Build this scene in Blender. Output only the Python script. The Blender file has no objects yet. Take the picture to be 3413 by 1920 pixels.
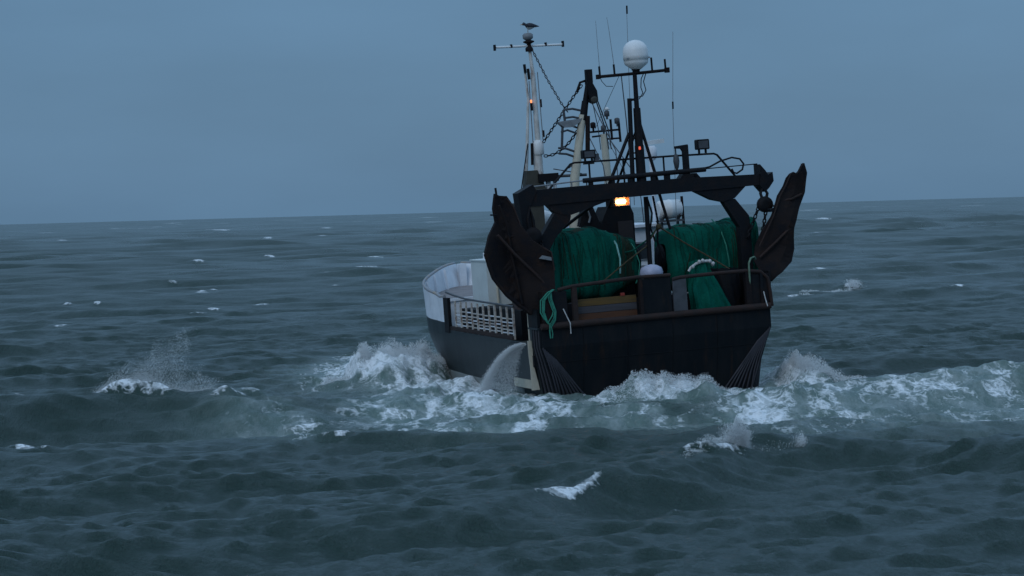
import bpy, bmesh, math, random
import numpy as np
from mathutils import Matrix, Vector
from math import radians, sin, cos, pi, sqrt, exp

random.seed(7)
S = bpy.context.scene
COL = S.collection

# ------------------------------------------------------------------ camera
PITCH, ROLL = radians(1.712), radians(1.56)
cam_d = bpy.data.cameras.new('camera')
cam = bpy.data.objects.new('camera', cam_d)
COL.objects.link(cam)
cam_d.sensor_width = 36.0
cam_d.lens = 36.0 * 8750.0 / 3413.0
cam_d.clip_start = 0.5
cam_d.clip_end = 60000
cam.matrix_world = (Matrix.Translation((0, 0, 6.5)) @ Matrix.Rotation(radians(90) - PITCH, 4, 'X')
                    @ Matrix.Rotation(-ROLL, 4, 'Z'))
S.camera = cam

# ------------------------------------------------------------------ sky: thick overcast at dusk over a Nishita sky
SUN_EL, SUN_AZ = radians(34), radians(205)          # behind the camera, above the cloud
W = bpy.data.worlds.new('World'); S.world = W; W.use_nodes = True
nt = W.node_tree; N = nt.nodes; L = nt.links
bg = N['Background']
sky = N.new('ShaderNodeTexSky'); sky.sky_type = 'NISHITA'; sky.sun_disc = False
sky.sun_elevation = SUN_EL; sky.sun_rotation = SUN_AZ
sky.air_density = 1.0; sky.dust_density = 1.0; sky.ozone_density = 3.0
tc = N.new('ShaderNodeTexCoord')
sep = N.new('ShaderNodeSeparateXYZ'); L.new(tc.outputs['Generated'], sep.inputs[0])
ramp = N.new('ShaderNodeValToRGB')                   # overcast luminance, three times brighter overhead than at the horizon
L.new(sep.outputs['Z'], ramp.inputs[0])
cr = ramp.color_ramp
cr.elements[0].position = 0.0; cr.elements[0].color = (.100, .198, .320, 1)
cr.elements[1].position = 1.0; cr.elements[1].color = (.48, .72, 1.02, 1)
e = cr.elements.new(.08); e.color = (.112, .222, .358, 1)
e = cr.elements.new(.40); e.color = (.275, .465, .715, 1)
nz = N.new('ShaderNodeTexNoise'); nz.inputs['Scale'].default_value = 7.0; nz.inputs['Detail'].default_value = 5
mp = N.new('ShaderNodeMapping'); mp.inputs['Scale'].default_value = (1, 1, 3.5)
L.new(tc.outputs['Generated'], mp.inputs[0]); L.new(mp.outputs[0], nz.inputs['Vector'])
mr = N.new('ShaderNodeMapRange'); mr.inputs[1].default_value = .3; mr.inputs[2].default_value = .7
mr.inputs[3].default_value = 9.4; mr.inputs[4].default_value = 10.6
L.new(nz.outputs[0], mr.inputs[0])
vm = N.new('ShaderNodeVectorMath'); vm.operation = 'SCALE'
L.new(ramp.outputs[0], vm.inputs[0]); L.new(mr.outputs[0], vm.inputs['Scale'])
mx = N.new('ShaderNodeMix'); mx.data_type = 'RGBA'; mx.inputs[0].default_value = .96
L.new(sky.outputs[0], mx.inputs[6]); L.new(vm.outputs[0], mx.inputs[7])
L.new(mx.outputs[2], bg.inputs[0]); bg.inputs[1].default_value = 0.1

sun_d = bpy.data.lights.new('sun', 'SUN'); sun_d.energy = 0.5; sun_d.angle = radians(30)
sun_d.color = (1.0, .97, .93)
sun = bpy.data.objects.new('sun', sun_d); COL.objects.link(sun)
sd = Vector((sin(SUN_AZ) * cos(SUN_EL), cos(SUN_AZ) * cos(SUN_EL), sin(SUN_EL)))
sun.rotation_euler = sd.to_track_quat('Z', 'Y').to_euler()

S.view_settings.view_transform = 'Standard'; S.view_settings.look = 'None'
S.view_settings.exposure = 0.0; S.view_settings.gamma = 1.0; S.view_settings.use_curve_mapping = False
S.render.engine = 'CYCLES'
S.cycles.max_bounces = 5; S.cycles.diffuse_bounces = 3; S.cycles.glossy_bounces = 3; S.cycles.transparent_max_bounces = 8
S.cycles.use_denoising = True; S.cycles.denoiser = 'OPENIMAGEDENOISE'
S.cycles.filter_width = 1.5

# ------------------------------------------------------------------ materials
def mat(name, col, col2=None, scale=3.0, rough=.6, lo=.45, hi=.65, stretch=(1, 1, 1), col3=None, scale3=1.0, lo3=.6, hi3=.75,
        stretch3=(1, 1, 1), bump=0.0, bscale=30, metal=0.0, spec=.3, emit=None, estr=0):
    m = bpy.data.materials.new(name); m.use_nodes = True
    nt = m.node_tree; N = nt.nodes; L = nt.links
    b = N['Principled BSDF']; b.inputs['Roughness'].default_value = rough
    b.inputs['Metallic'].default_value = metal; b.inputs['Specular IOR Level'].default_value = spec
    b.inputs['Base Color'].default_value = (*col, 1)
    tc = N.new('ShaderNodeTexCoord')
    def layer(prev, c, sc, lo, hi, st, seed):
        mp = N.new('ShaderNodeMapping'); mp.inputs['Scale'].default_value = st; mp.inputs['Location'].default_value = (seed, seed * 2, seed)
        L.new(tc.outputs['Object'], mp.inputs[0])
        n = N.new('ShaderNodeTexNoise'); n.inputs['Scale'].default_value = sc; n.inputs['Detail'].default_value = 6
        n.inputs['Roughness'].default_value = .65
        L.new(mp.outputs[0], n.inputs['Vector'])
        r = N.new('ShaderNodeMapRange'); r.inputs[1].default_value = lo; r.inputs[2].default_value = hi
        L.new(n.outputs[0], r.inputs[0])
        x = N.new('ShaderNodeMix'); x.data_type = 'RGBA'
        L.new(r.outputs[0], x.inputs[0])
        if prev is None: x.inputs[6].default_value = (*col, 1)
        else: L.new(prev, x.inputs[6])
        x.inputs[7].default_value = (*c, 1)
        return x.outputs[2]
    out = None
    if col2: out = layer(out, col2, scale, lo, hi, stretch, 1.3)
    if col3: out = layer(out, col3, scale3, lo3, hi3, stretch3, 5.1)
    if out is not None: L.new(out, b.inputs['Base Color'])
    if bump:
        n = N.new('ShaderNodeTexNoise'); n.inputs['Scale'].default_value = bscale; n.inputs['Detail'].default_value = 4
        L.new(tc.outputs['Object'], n.inputs['Vector'])
        bp = N.new('ShaderNodeBump'); bp.inputs['Distance'].default_value = bump; bp.inputs['Strength'].default_value = 1
        L.new(n.outputs[0], bp.inputs['Height']); L.new(bp.outputs[0], b.inputs['Normal'])
    if emit:
        b.inputs['Emission Color'].default_value = (*emit, 1); b.inputs['Emission Strength'].default_value = estr
    return m

M_BLACK = mat('black_steel', (.0075, .0090, .012), (.013, .011, .012), 2.5, .6, bump=.01, bscale=12,
              col3=(.026, .013, .009), scale3=1.6, lo3=.62, hi3=.78, stretch3=(1, 1, .45), spec=.12)
M_TRANSOM = mat('transom_paint', (.0055, .0078, .0105), (.010, .011, .013), 1.2, .55, stretch=(2.5, 1, .5), bump=.02, bscale=2.0,
                col3=(.030, .016, .011), scale3=1.5, lo3=.56, hi3=.78, stretch3=(2, 1, .35), spec=.12)
M_PIPE = mat('pipe_paint', (.046, .046, .056), (.028, .030, .038), 2.5, .5, stretch=(1, 1, .4), spec=.2)
M_RUST = mat('rusty_steel', (.026, .014, .012), (.016, .012, .012), 3, .8, col3=(.045, .021, .012), scale3=6, bump=.01, bscale=25)
M_DKRUST = mat('dark_rusty_steel', (.015, .011, .011), (.008, .008, .011), 1.8, .75, spec=.12, col3=(.034, .018, .012), scale3=2.2, lo3=.55, hi3=.75, bump=.012, bscale=14)
M_HULL = mat('hull_paint', (.016, .024, .028), (.012, .018, .022), 1.5, .45, stretch=(1, 1, .3), col3=(.030, .037, .042), scale3=1.2,
             lo3=.55, hi3=.8, stretch3=(1.5, 1.5, .25), bump=.012, bscale=1.6)
M_WHITE = mat('white_paint', (.66, .70, .75), (.56, .60, .65), 1.2, .5, col3=(.26, .15, .08), scale3=1.8, lo3=.66, hi3=.82, stretch3=(1.6, 1.6, .35))
M_BOX = mat('locker_paint', (.56, .62, .62), (.50, .55, .55), 1.2, .55, col3=(.28, .17, .10), scale3=1.6, lo3=.66, hi3=.82, stretch3=(2.2, 2.2, .3))
M_MAST = mat('mast_paint', (.56, .57, .56), (.42, .40, .37), 2.0, .55, col3=(.17, .08, .045), scale3=2.4, lo3=.56, hi3=.72, stretch3=(2, 2, .45))
M_CLEANWHITE = mat('clean_white', (.68, .70, .71), (.60, .62, .62), 2.0, .4)
M_CREAM = mat('cream_paint', (.50, .47, .38), (.42, .40, .33), 2, .55, col3=(.15, .075, .04), scale3=2.0, lo3=.57, hi3=.72, stretch3=(2, 2, .35))
M_RUSTYWHITE = mat('rust_streaked_white', (.50, .50, .49), (.30, .26, .22), 2.5, .6, col3=(.13, .055, .03), scale3=3.0, lo3=.54, hi3=.70)
M_PLANK_Y = mat('yellow_wood', (.105, .062, .018), (.07, .045, .02), 2, .8, stretch=(.5, 3, 6))
M_PLANK_G = mat('grey_wood', (.052, .05, .058), (.04, .038, .042), 2, .8, stretch=(.5, 3, 6))
M_PLANK_R = mat('red_wood', (.085, .036, .018), (.05, .026, .018), 2, .8, stretch=(.5, 3, 6))
M_NET = mat('green_net', (.003, .090, .064), (.002, .060, .045), 1.6, .9, stretch=(2.5, 1, 1), bump=.03, bscale=14, spec=.05)
M_NETOLIVE = mat('olive_net', (.030, .040, .026), (.020, .034, .026), 2.2, .9, stretch=(3, 1, 1), bump=.03, bscale=14, spec=.05)
M_TWINE = mat('green_twine', (.003, .065, .045), (.004, .05, .04), 3, .85, spec=.1)
M_BROWNTWINE = mat('brown_twine', (.032, .032, .020), (.018, .028, .018), 3, .85, spec=.1)
M_ROPE_G = mat('green_rope', (.03, .20, .14), (.015, .12, .09), 6, .8)
M_ROPE_C = mat('pale_rope', (.20, .42, .40), (.12, .3, .28), 6, .8)
M_ROPE_T = mat('tan_rope', (.055, .045, .022), (.035, .032, .018), 6, .8)
M_ROPE_W = mat('white_rope', (.5, .5, .5), (.35, .35, .35), 6, .8)
M_OLIVE = mat('olive_paint', (.055, .055, .045), (.04, .04, .035), 2, .7)
M_BLUEWHITE = mat('blue_white', (.36, .38, .50), (.28, .30, .40), 4, .4)
M_DECK = mat('deck_paint', (.045, .055, .05), (.06, .035, .025), 2, .8)
M_GLASS = mat('dark_glass', (.01, .012, .015), rough=.1, spec=.5)
M_LAMP = mat('lamp_glow', (1, .8, .5), emit=(1, .62, .27), estr=22)
M_REDLAMP = mat('orange_lamp', (1, .3, .1), emit=(1, .30, .10), estr=1.3)
M_REDLAMP2 = mat('red_lamp', (1, .15, .08), emit=(1, .13, .07), estr=.55)
M_GREY = mat('grey_metal', (.20, .22, .24), (.14, .15, .16), 3, .5)
M_DKGREY = mat('dark_grey_metal', (.06, .065, .075), (.04, .045, .05), 3, .5)
M_FORE = mat('foredeck_paint', (.20, .18, .18), (.14, .12, .12), 2, .7)
M_WARP = mat('warm_panel', (.028, .024, .026), (.02, .018, .02), 2, .6)

# ------------------------------------------------------------------ mesh builder
class MB:
    def __init__(s): s.v = []; s.f = []; s.mi = []; s.smooth = []
    def add(s, vs, fs, smooth=False, mi=0):
        o = len(s.v); s.v += [tuple(p) for p in vs]
        for f in fs: s.f.append([i + o for i in f]); s.smooth.append(smooth); s.mi.append(mi)
        return s
    def box(s, x0, x1, y0, y1, z0, z1, mi=0):
        vs = [(x, y, z) for z in (z0, z1) for y in (y0, y1) for x in (x0, x1)]
        return s.add(vs, [(0, 2, 3, 1), (4, 5, 7, 6), (0, 1, 5, 4), (2, 6, 7, 3), (0, 4, 6, 2), (1, 3, 7, 5)], mi=mi)
    def tube(s, pts, r, n=6, r2=None, cap=True, closed=False):
        pts = [Vector(p) for p in pts]; k = len(pts); rings = []
        up = None
        for i, p in enumerate(pts):
            if closed: t = pts[(i + 1) % k] - pts[i - 1]
            else: t = pts[min(i + 1, k - 1)] - pts[max(i - 1, 0)]
            t.normalize()
            if up is None: up = Vector((0, 0, 1)) if abs(t.z) < .9 else Vector((0, 1, 0))
            a = t.cross(up)
            if a.length < 1e-5: a = t.cross(Vector((1, .3, 0)))
            a.normalize(); b = a.cross(t).normalized(); up = b
            rr = r if r2 is None else r + (r2 - r) * i / max(1, k - 1)
            rings.append([p + (a * cos(2 * pi * j / n) + b * sin(2 * pi * j / n)) * rr for j in range(n)])
        vs = [q for g in rings for q in g]; fs = []
        for i in range(k if closed else k - 1):
            i2 = (i + 1) % k
            for j in range(n):
                j2 = (j + 1) % n; fs.append((i * n + j, i * n + j2, i2 * n + j2, i2 * n + j))
        s.add(vs, fs, True)
        if cap and not closed:
            s.add(rings[0], [tuple(range(n))[::-1]]); s.add(rings[-1], [tuple(range(n))])
        return s
    def bar(s, p0, p1, w, h, up=(0, 0, 1)):
        p0 = Vector(p0); p1 = Vector(p1); t = (p1 - p0).normalized(); u = Vector(up)
        a = t.cross(u)
        if a.length < 1e-4: a = t.cross(Vector((0, 1, 0)))
        a.normalize(); b = a.cross(t).normalized()
        vs = [p + a * sx * w / 2 + b * sy * h / 2 for p in (p0, p1) for sx, sy in ((-1, -1), (1, -1), (1, 1), (-1, 1))]
        return s.add(vs, [(3, 2, 1, 0), (4, 5, 6, 7), (0, 1, 5, 4), (1, 2, 6, 5), (2, 3, 7, 6), (3, 0, 4, 7)])
    def prism(s, poly, y0, y1):              # poly: list of (x, z), extruded along y
        n = len(poly)
        ar = sum(poly[i][0] * poly[(i + 1) % n][1] - poly[(i + 1) % n][0] * poly[i][1] for i in range(n))
        if ar < 0: poly = poly[::-1]
        vs = [(x, y0, z) for x, z in poly] + [(x, y1, z) for x, z in poly]
        fs = [tuple(range(n)), tuple(range(n, 2 * n))[::-1]]
        fs += [(i, i + n, (i + 1) % n + n, (i + 1) % n) for i in range(n)]
        return s.add(vs, fs)
    def lathe(s, prof, c, n=14, axis='z'):
        c = Vector(c); vs = []; k = len(prof)
        for r, h in prof:
            for j in range(n):
                a = 2 * pi * j / n
                if axis == 'z': vs.append(c + Vector((r * cos(a), r * sin(a), h)))
                elif axis == 'x': vs.append(c + Vector((h, r * cos(a), r * sin(a))))
                else: vs.append(c + Vector((r * sin(a), h, r * cos(a))))
        fs = [(i * n + j, i * n + (j + 1) % n, (i + 1) * n + (j + 1) % n, (i + 1) * n + j) for i in range(k - 1) for j in range(n)]
        s.add(vs, fs, True)
        s.add(vs[:n], [tuple(range(n))[::-1]]); s.add(vs[-n:], [tuple(range(n))])
        return s
    def grid(s, rows, smooth=True, flip=False):
        m = len(rows[0]); vs = [p for r in rows for p in r]; fs = []
        for i in range(len(rows) - 1):
            for j in range(m - 1):
                f = (i * m + j, i * m + j + 1, (i + 1) * m + j + 1, (i + 1) * m + j)
                fs.append(f[::-1] if flip else f)
        return s.add(vs, fs, smooth)
    def mesh(s, name, mats):
        me = bpy.data.meshes.new(name); me.from_pydata(s.v, [], s.f)
        if not isinstance(mats, (list, tuple)): mats = [mats]
        for m in mats: me.materials.append(m)
        me.polygons.foreach_set('use_smooth', s.smooth); me.polygons.foreach_set('material_index', s.mi)
        me.update(); return me

# the trawler sails away and to the left, rolled a little to port
SHIP = (Matrix.Translation((5.05, 90.0, 0.0)) @ Matrix.Rotation(radians(17.5), 4, 'Z') @ Matrix.Rotation(radians(-2.7), 4, 'Y'))

def thing(name, label, cat, base=(0, 0, 0), group=None):
    o = bpy.data.objects.new(name, None); COL.objects.link(o)
    o.empty_display_size = .2
    o.matrix_world = SHIP @ Matrix.Translation(base)
    o['label'] = label; o['category'] = cat; o['base'] = list(base)
    if group: o['group'] = group
    return o
def root_base(p):
    while p is not None and p.parent is not None: p = p.parent
    return Vector(p['base']) if p is not None and 'base' in p else Vector((0, 0, 0))
def obj(name, mb, mats, parent, label=None, kind=None):
    """a part: its mesh is given in ship coordinates"""
    b = root_base(parent)
    if b.length: mb.v = [(x - b.x, y - b.y, z - b.z) for x, y, z in mb.v]
    o = bpy.data.objects.new(name, mb.mesh(name, mats)); COL.objects.link(o); o.parent = parent
    if label: o['label'] = label
    if kind: o['kind'] = kind
    return o
def inst(name, me, parent, loc, rot=(0, 0, 0), scale=(1, 1, 1), label=None):
    o = bpy.data.objects.new(name, me); COL.objects.link(o); o.parent = parent
    o.location = Vector(loc) - root_base(parent); o.rotation_euler = rot; o.scale = scale
    if label: o['label'] = label
    return o
def arc(p0, p1, sag, n=10, ax=(0, 0, -1)):
    p0 = Vector(p0); p1 = Vector(p1); a = Vector(ax)
    return [p0.lerp(p1, i / n) + a * sag * 4 * (i / n) * (1 - i / n) for i in range(n + 1)]
def chain_mb(pts, ln=.13, w=.085, t=.028):
    """real links, turned a quarter from one to the next"""
    mb = MB(); P = [Vector(p) for p in pts]; d = [0]
    for a, b in zip(P, P[1:]): d.append(d[-1] + (b - a).length)
    def at(x):
        for i in range(len(P) - 1):
            if x <= d[i + 1] or i == len(P) - 2: return P[i].lerp(P[i + 1], (x - d[i]) / max(1e-6, d[i + 1] - d[i]))
    k = max(2, int(d[-1] / (ln * .78)))
    for i in range(k):
        a = at(d[-1] * i / k); b = at(min(d[-1], d[-1] * (i + 1) / k))
        t_ = (b - a).normalized(); c = (a + b) / 2
        u = t_.cross(Vector((0, 1, 0.2))).normalized(); v = t_.cross(u)
        if i % 2: u = v
        h = ln / 2; q = w / 2
        loop = [c + t_ * h * .6 + u * q, c + t_ * h, c + t_ * h * .6 - u * q, c - t_ * h * .6 - u * q, c - t_ * h, c - t_ * h * .6 + u * q]
        mb.tube(loop, t / 2 * 1.3, 4, closed=True)
    return mb
def interp(tab, y):
    for (a, va), (b, vb) in zip(tab, tab[1:]):
        if y <= b: 
            t = (y - a) / (b - a); return va + (vb - va) * t
    return tab[-1][1]

# ================================================================== THE TRAWLER
T = thing('fishing_trawler', 'dark hulled stern trawler with black gantry and rusty white masts in rough sea', 'fishing boat')

DECKB = [(0, 4.18), (.6, 4.24), (4, 4.22), (10, 4.22), (12.3, 4.18), (14, 4.04), (15, 3.9), (16, 3.68), (17, 3.38), (18, 3.0), (19, 2.58), (20, 2.12), (21, 1.6), (22, 1.02), (22.7, .55), (23.2, .06)]
WLB = [(0, 3.55), (.8, 3.95), (2.5, 4.05), (10, 4.05), (12, 3.92), (14, 3.55), (16, 2.92), (18, 2.1), (20, 1.25), (22, .42), (23.2, .03)]
def grey_top(y):
    if y < 1.12: return 2.62
    if y < 11.7: return 2.12 + .10 * max(0, (y - 3) / 9)
    return 2.48 + .02 * (y - 11.7)
def rail_top(y): return interp([(0, 3.9), (12.3, 3.42), (14, 3.62), (16, 3.78), (18, 3.92), (20, 4.05), (23.2, 4.25)], y)
def side_x(y, z):
    d = interp(DECKB, y); w = interp(WLB, y)
    if z >= 2.0: return d + (.06 * (z - 2) if y > 13 else 0)
    t = max(0, (2.0 - z) / 2.0)
    return d + (w - d) * (t ** (.9 if y < 2 else 1.2))
def side_y(y, z):                                    # raked stem, undercut stern
    if y > 20: return y + (z - 2.5) * .35 * (y - 20) / 3.2
    if y < 1.0 and z < 2.0: return y + (2.0 - z) * .22 * (1 - y)
    return y
YS = [0, .15, .35, .6, .9, 1.119, 1.12, 1.9, 2.6, 3.5, 5, 6.5, 8, 9.5, 11, 11.699, 11.7, 12.3, 13, 14, 15, 16, 17, 18, 19, 20, 21, 22, 22.7, 23.2]
mb = MB()
for sgn in (-1, 1):
    rows = []
    for y in YS:
        zt = grey_top(y); zs = [-1.4, -.7, -.2, .3, .8, 1.3, 1.7, 2.0, zt]
        rows.append([(sgn * side_x(y, z), side_y(y, z), z) for z in zs])
    mb.grid(rows, smooth=False, flip=(sgn > 0))
obj('hull', mb, M_HULL, T)
# transom plate
mb = MB()
rows = []
for z in (-1.4, -.7, -.2, .3, .8, 1.3, 1.7, 2.0, 2.62):
    b = side_x(0, z); y = side_y(0, z)
    rows.append([(b * t, y - .06 * (1 - t * t), z) for t in [i / 10 - 1 for i in range(21)]])
mb.grid(rows, smooth=False)
obj('transom', mb, M_TRANSOM, T)
for x in (-2.7, -1.1, .55, 2.2):
    obj('weld_seam', MB().tube([(x, side_y(0, z) - .06 * (1 - (x / side_x(0, z)) ** 2) - .004, z) for z in (2.55, 2.0, 1.4, .8, .2, -.5)], .016, 4), M_TRANSOM, T)
obj('weld_seam', MB().tube([(x, side_y(0, 1.45) - .06 * (1 - (x / side_x(0, 1.45)) ** 2) - .004, 1.45) for x in [-3.7 + .37 * i for i in range(21)]], .016, 4), M_TRANSOM, T)
# half-round pipes welded on both quarters, fanning out below the knuckle
for sgn in (-1, 1):
    for i in range(8):
        t = i / 7
        p0 = Vector((sgn * (4.18 - .45 * t), side_y(0, 1.95 - .15 * t) - .02, 1.98 - .42 * t))
        xb = 3.72 - 1.55 * t
        pts = []
        for j in range(6):
            q = j / 5; z = p0.z * (1 - q) + (-.45) * q
            x = sgn * (abs(p0.x) * (1 - q) + xb * q - .18 * sin(pi * q) * (1 - t))
            lim = side_x(0, z); x = sgn * min(abs(x), lim)
            pts.append((x, side_y(0, z) - .015 - .06 * (1 - (x / lim) ** 2), z))
        obj('rubbing_pipe', MB().tube(pts, .032, 6), M_PIPE, T)
for i in range(7):                                    # upright pipes on the port and starboard quarter sides
    for sgn in (-1, 1):
        y = .06 + .105 * i
        pts = [(sgn * (side_x(y, z) + .02), side_y(y, z), z) for z in (2.62, 2.3, 2.0, 1.5, 1.0, .5, 0, -.4)]
        obj('rubbing_pipe', MB().tube(pts, .042, 6), M_PIPE if i % 2 else M_TRANSOM, T)
# boot stripe on the port side
mb = MB()
for sgn in (-1, 1):
    mb.grid([[(sgn * (side_x(y, z) + .012), side_y(y, z), z) for z in (.22, .46 + .02 * max(0, y - 3))] for y in (2.6, 3.5, 5, 6.5, 8, 9.5, 11, 12, 13, 14, 15, 16, 17, 18)], False, sgn > 0)
obj('boot_stripe', mb, mat('boot_stripe_paint', (.22, .24, .24), (.15, .18, .18), 2, .6), T)
# doubler panel with pale frame on the port quarter
fp = obj('doubler_panel', MB().box(-4.325, -4.20, 1.09, 3.3, .86, 2.05), M_HULL, T)
obj('pale_edge', MB().prism([(-4.33, .5), (-4.33, 1.3), (-4.36, 1.7), (-4.36, 2.2), (-4.22, 2.2), (-4.22, 1.4), (-4.05, .5)], 1.0, 1.08), M_CREAM, fp)
obj('pale_patch', MB().box(-4.33, -4.0, 1.09, 3.0, .55, .855), M_CREAM, fp)
obj('scupper', MB().box(-4.29, -4.2, .72, .84, 1.3, 1.7), M_BLACK, fp)
# grey quarter plating above the deck, aft
pl = obj('quarter_plate', MB().prism([(-4.27, 2.625), (-4.27, 3.3), (-4.19, 3.3), (-4.19, 2.625)], .1, 1.1), M_TRANSOM, T)
obj('quarter_plate', MB().prism([(4.20, 2.625), (4.26, 3.93), (4.34, 3.93), (4.29, 2.625)], 0.02, 3.2), M_BLACK, T)
obj('ledge', MB().box(-4.30, -4.0, .05, 1.11, 2.60, 2.66), M_HULL, T)

# decks
obj('main_deck', MB().grid([[(x * interp(DECKB, y) * .985, y, 2.04) for x in (-1, 0, 1)] for y in (.12, 2, 6, 10, 12.5, 14)], False, True), M_DECK, T)
obj('stern_deck', MB().box(-4.0, 4.0, .15, 1.9, 2.5, 2.58), M_DECK, T)
fd = MB().grid([[(x * (interp(DECKB, y) - .08), y, 3.05 + .03 * (y - 13.6)) for x in (-1, 0, 1)] for y in (13.6, 15, 16, 17, 18, 19, 20, 21, 22, 22.7)], False, True)
obj('foredeck', fd, M_FORE, T)
mb = MB().box(-3.9, 3.9, 13.5, 13.59, 2.05, 3.18); mb.bar((-3.9, 13.5, 3.2), (3.9, 13.5, 3.42), .16, .10)
obj('foredeck_bulkhead', mb, M_WHITE, T)

# white bow bulwark: outer skin, inner skin, cap, ribs
mb = MB(); BY = [11.7, 12.3, 13, 14, 15, 16, 17, 18, 19, 20, 21, 22, 22.7, 23.2]
for sgn in (-1, 1):
    o_, i_, c_ = [], [], []
    for y in BY:
        z0, z1 = grey_top(y), rail_top(y); b0 = side_x(y, z0); b1 = side_x(y, z1)
        o_.append([(sgn * (b0 + .005), side_y(y, z0), z0), (sgn * (b0 + b1) / 2, side_y(y, (z0 + z1) / 2), (z0 + z1) / 2), (sgn * b1, side_y(y, z1), z1)])
        k = max(.0, b1 - .09)
        i_.append([(sgn * max(.01, b0 - .09), side_y(y, z0) - .05, z0 + .3), (sgn * k, side_y(y, z1) - .05, z1)])
        c_.append([(sgn * (b1 + .05), side_y(y, z1), z1 + .02), (sgn * max(.0, b1 - .16), side_y(y, z1) - .05, z1 + .02)])
    if sgn > 0:
        zt = rail_top(23.2); mb.prism([(-.12, grey_top(23.2)), (.12, grey_top(23.2)), (.16, zt), (-.16, zt)], 23.05, 23.5)
    mb.grid(o_, False, sgn > 0); mb.grid(i_, False, sgn < 0)
bw = obj('bow_bulwark', mb, M_WHITE, T)
mb = MB()
for sgn in (-1, 1):
    mb.tube([(sgn * max(.02, side_x(y, rail_top(y)) - .04), side_y(y, rail_top(y)), rail_top(y) + .02) for y in BY], .065, 6)
obj('rail_cap', mb, mat('cap_paint', (.22, .24, .27), (.30, .25, .2), 3, .6), bw)
for sgn in (-1, 1):
    for y in (14.8, 17.2, 19.6, 21.6):
        z1 = rail_top(y); b0 = side_x(y, 2.6); b1 = side_x(y, z1)
        nx = -.35
        r = MB().bar((sgn * (b0 - .15), y - .1, 2.95), (sgn * (b1 - .11), y - .06, z1 - .03), .07, .10)
        obj('bulwark_rib', r, M_WHITE, bw)

# port and starboard side rails: posts, slats and top pipe
post_me = MB().box(-.03, .03, -.035, .035, 0, 1.12).mesh('rail_post', M_RUSTYWHITE)
for sgn in (-1, 1):
    sr = obj('bulwark_rail', MB().tube([(sgn * 4.12, y, 3.30 + .02 * (y - 3) + .012 * max(0, y - 8) ** 2) for y in (3.15, 5, 7, 9, 10.4, 11.6)], .04, 6), M_DKGREY, T)
    ys = [3.25 + .72 * i for i in range(11)]
    for i, y in enumerate(ys): inst('rail_post', post_me, sr, (sgn * 4.12, y, 2.14), (0, 0, 0), (1, 1 if i % 3 else 1.7, 1 + .005 * i))
    obj('toe_rail', MB().grid([[(sgn * 4.2, y, 2.10 + .01 * y), (sgn * 4.2, y, 2.24 + .01 * y), (sgn * 4.08, y, 2.24 + .01 * y)] for y in (3.2, 6, 9, 11.2)], False, sgn > 0), M_RUST, sr)
    for k, z in enumerate((2.33, 2.45, 2.57, 2.69, 2.83)):
        for a, b in zip(ys, ys[1:]):
            j = random.uniform(-.02, .02)
            obj('slat', MB().box(sgn * 4.10 - .015, sgn * 4.10 + .015, a + .05, b - .05, z + j + .012 * (a - 3), z + j + .042 + .012 * (a - 3)), M_RUSTYWHITE if (k + int(a)) % 3 else M_WHITE, sr)
obj('door_post', MB().box(-4.24, -4.12, 11.05, 11.65, 2.1, 3.42), M_BLACK, T)
obj('door_post', MB().box(-4.24, -4.16, 1.2, 1.28, 2.1, 3.3), M_CREAM, T)
obj('dark_backing', MB().box(-3.72, 3.1, 3.6, 8.7, 2.05, 3.12).box(-3.80, -3.3, 8.72, 10.9, 2.05, 3.0), M_BLACK, T)  # black boxes added to darken the gaps between the rail posts
obj('deck_winch', MB().lathe([(.2, -1.2), (.55, -1.2), (.55, -1.1), (.3, -1.1), (.3, 1.1), (.55, 1.1), (.55, 1.2), (.2, 1.2)], (-2.4, 4.6, 2.8), 14, 'x'), M_RUST, T)

# white deckhouse locker on the port side
lk = obj('deck_locker', MB().box(-3.16, -1.75, 9.2, 11.2, 2.05, 4.74), M_BOX, T)
obj('locker_lid', MB().box(-3.20, -1.71, 9.16, 11.24, 4.745, 4.80), M_BOX, lk)
obj('drain_pipe', MB().tube([(-2.82, 9.14, 4.2), (-2.80, 9.14, 3.0), (-2.78, 9.14, 2.2)], .05, 6), M_CREAM, lk)
obj('vent_pipe', MB().tube([(-2.98, 10, 4.8), (-2.98, 10, 5.05)], .04, 6), M_WHITE, lk)
obj('vent_pipe', MB().tube([(-2.78, 10, 4.8), (-2.78, 10, 5.08)], .05, 6), M_BLACK, lk)

# wheelhouse, mostly behind the net drums
wh = obj('wheelhouse', MB().box(-1.2, 4.0, 9.4, 13.2, 2.05, 5.55), M_WHITE, T)
obj('roof', MB().box(-1.4, 4.2, 9.15, 13.5, 5.555, 5.66), M_WHITE, wh)
for k in range(4):
    w0 = obj('window', MB().box(-.2 + k * 1.0, .45 + k * 1.0, 9.34, 9.397, 4.3, 5.0), M_GREY, wh)
    obj('pane', MB().box(-.14 + k * 1.0, .39 + k * 1.0, 9.32, 9.338, 4.36, 4.94), M_GLASS, w0)
obj('door', MB().box(2.55, 3.3, 9.34, 9.397, 2.1, 4.1), M_GREY, wh)
obj('handrail', MB().tube([(3.42, 9.2, 2.2), (3.40, 9.2, 5.2)], .04, 6), M_CLEANWHITE, wh)
obj('roof_locker', MB().box(-.6, .33, 9.4, 10.4, 5.665, 6.28), M_WHITE, wh)
dm = obj('satellite_dome', MB().lathe([(.3, -.75), (.32, -.45), (.44, -.4), (.47, -.05), (.40, .22), (.22, .42), (.05, .48)], (-.72, 9.3, 6.0), 16), M_CLEANWHITE, T)
obj('roof_crate', MB().box(-1.5, -1.15, 8.9, 9.4, 5.3, 5.72), M_BLUEWHITE, T)
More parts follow.
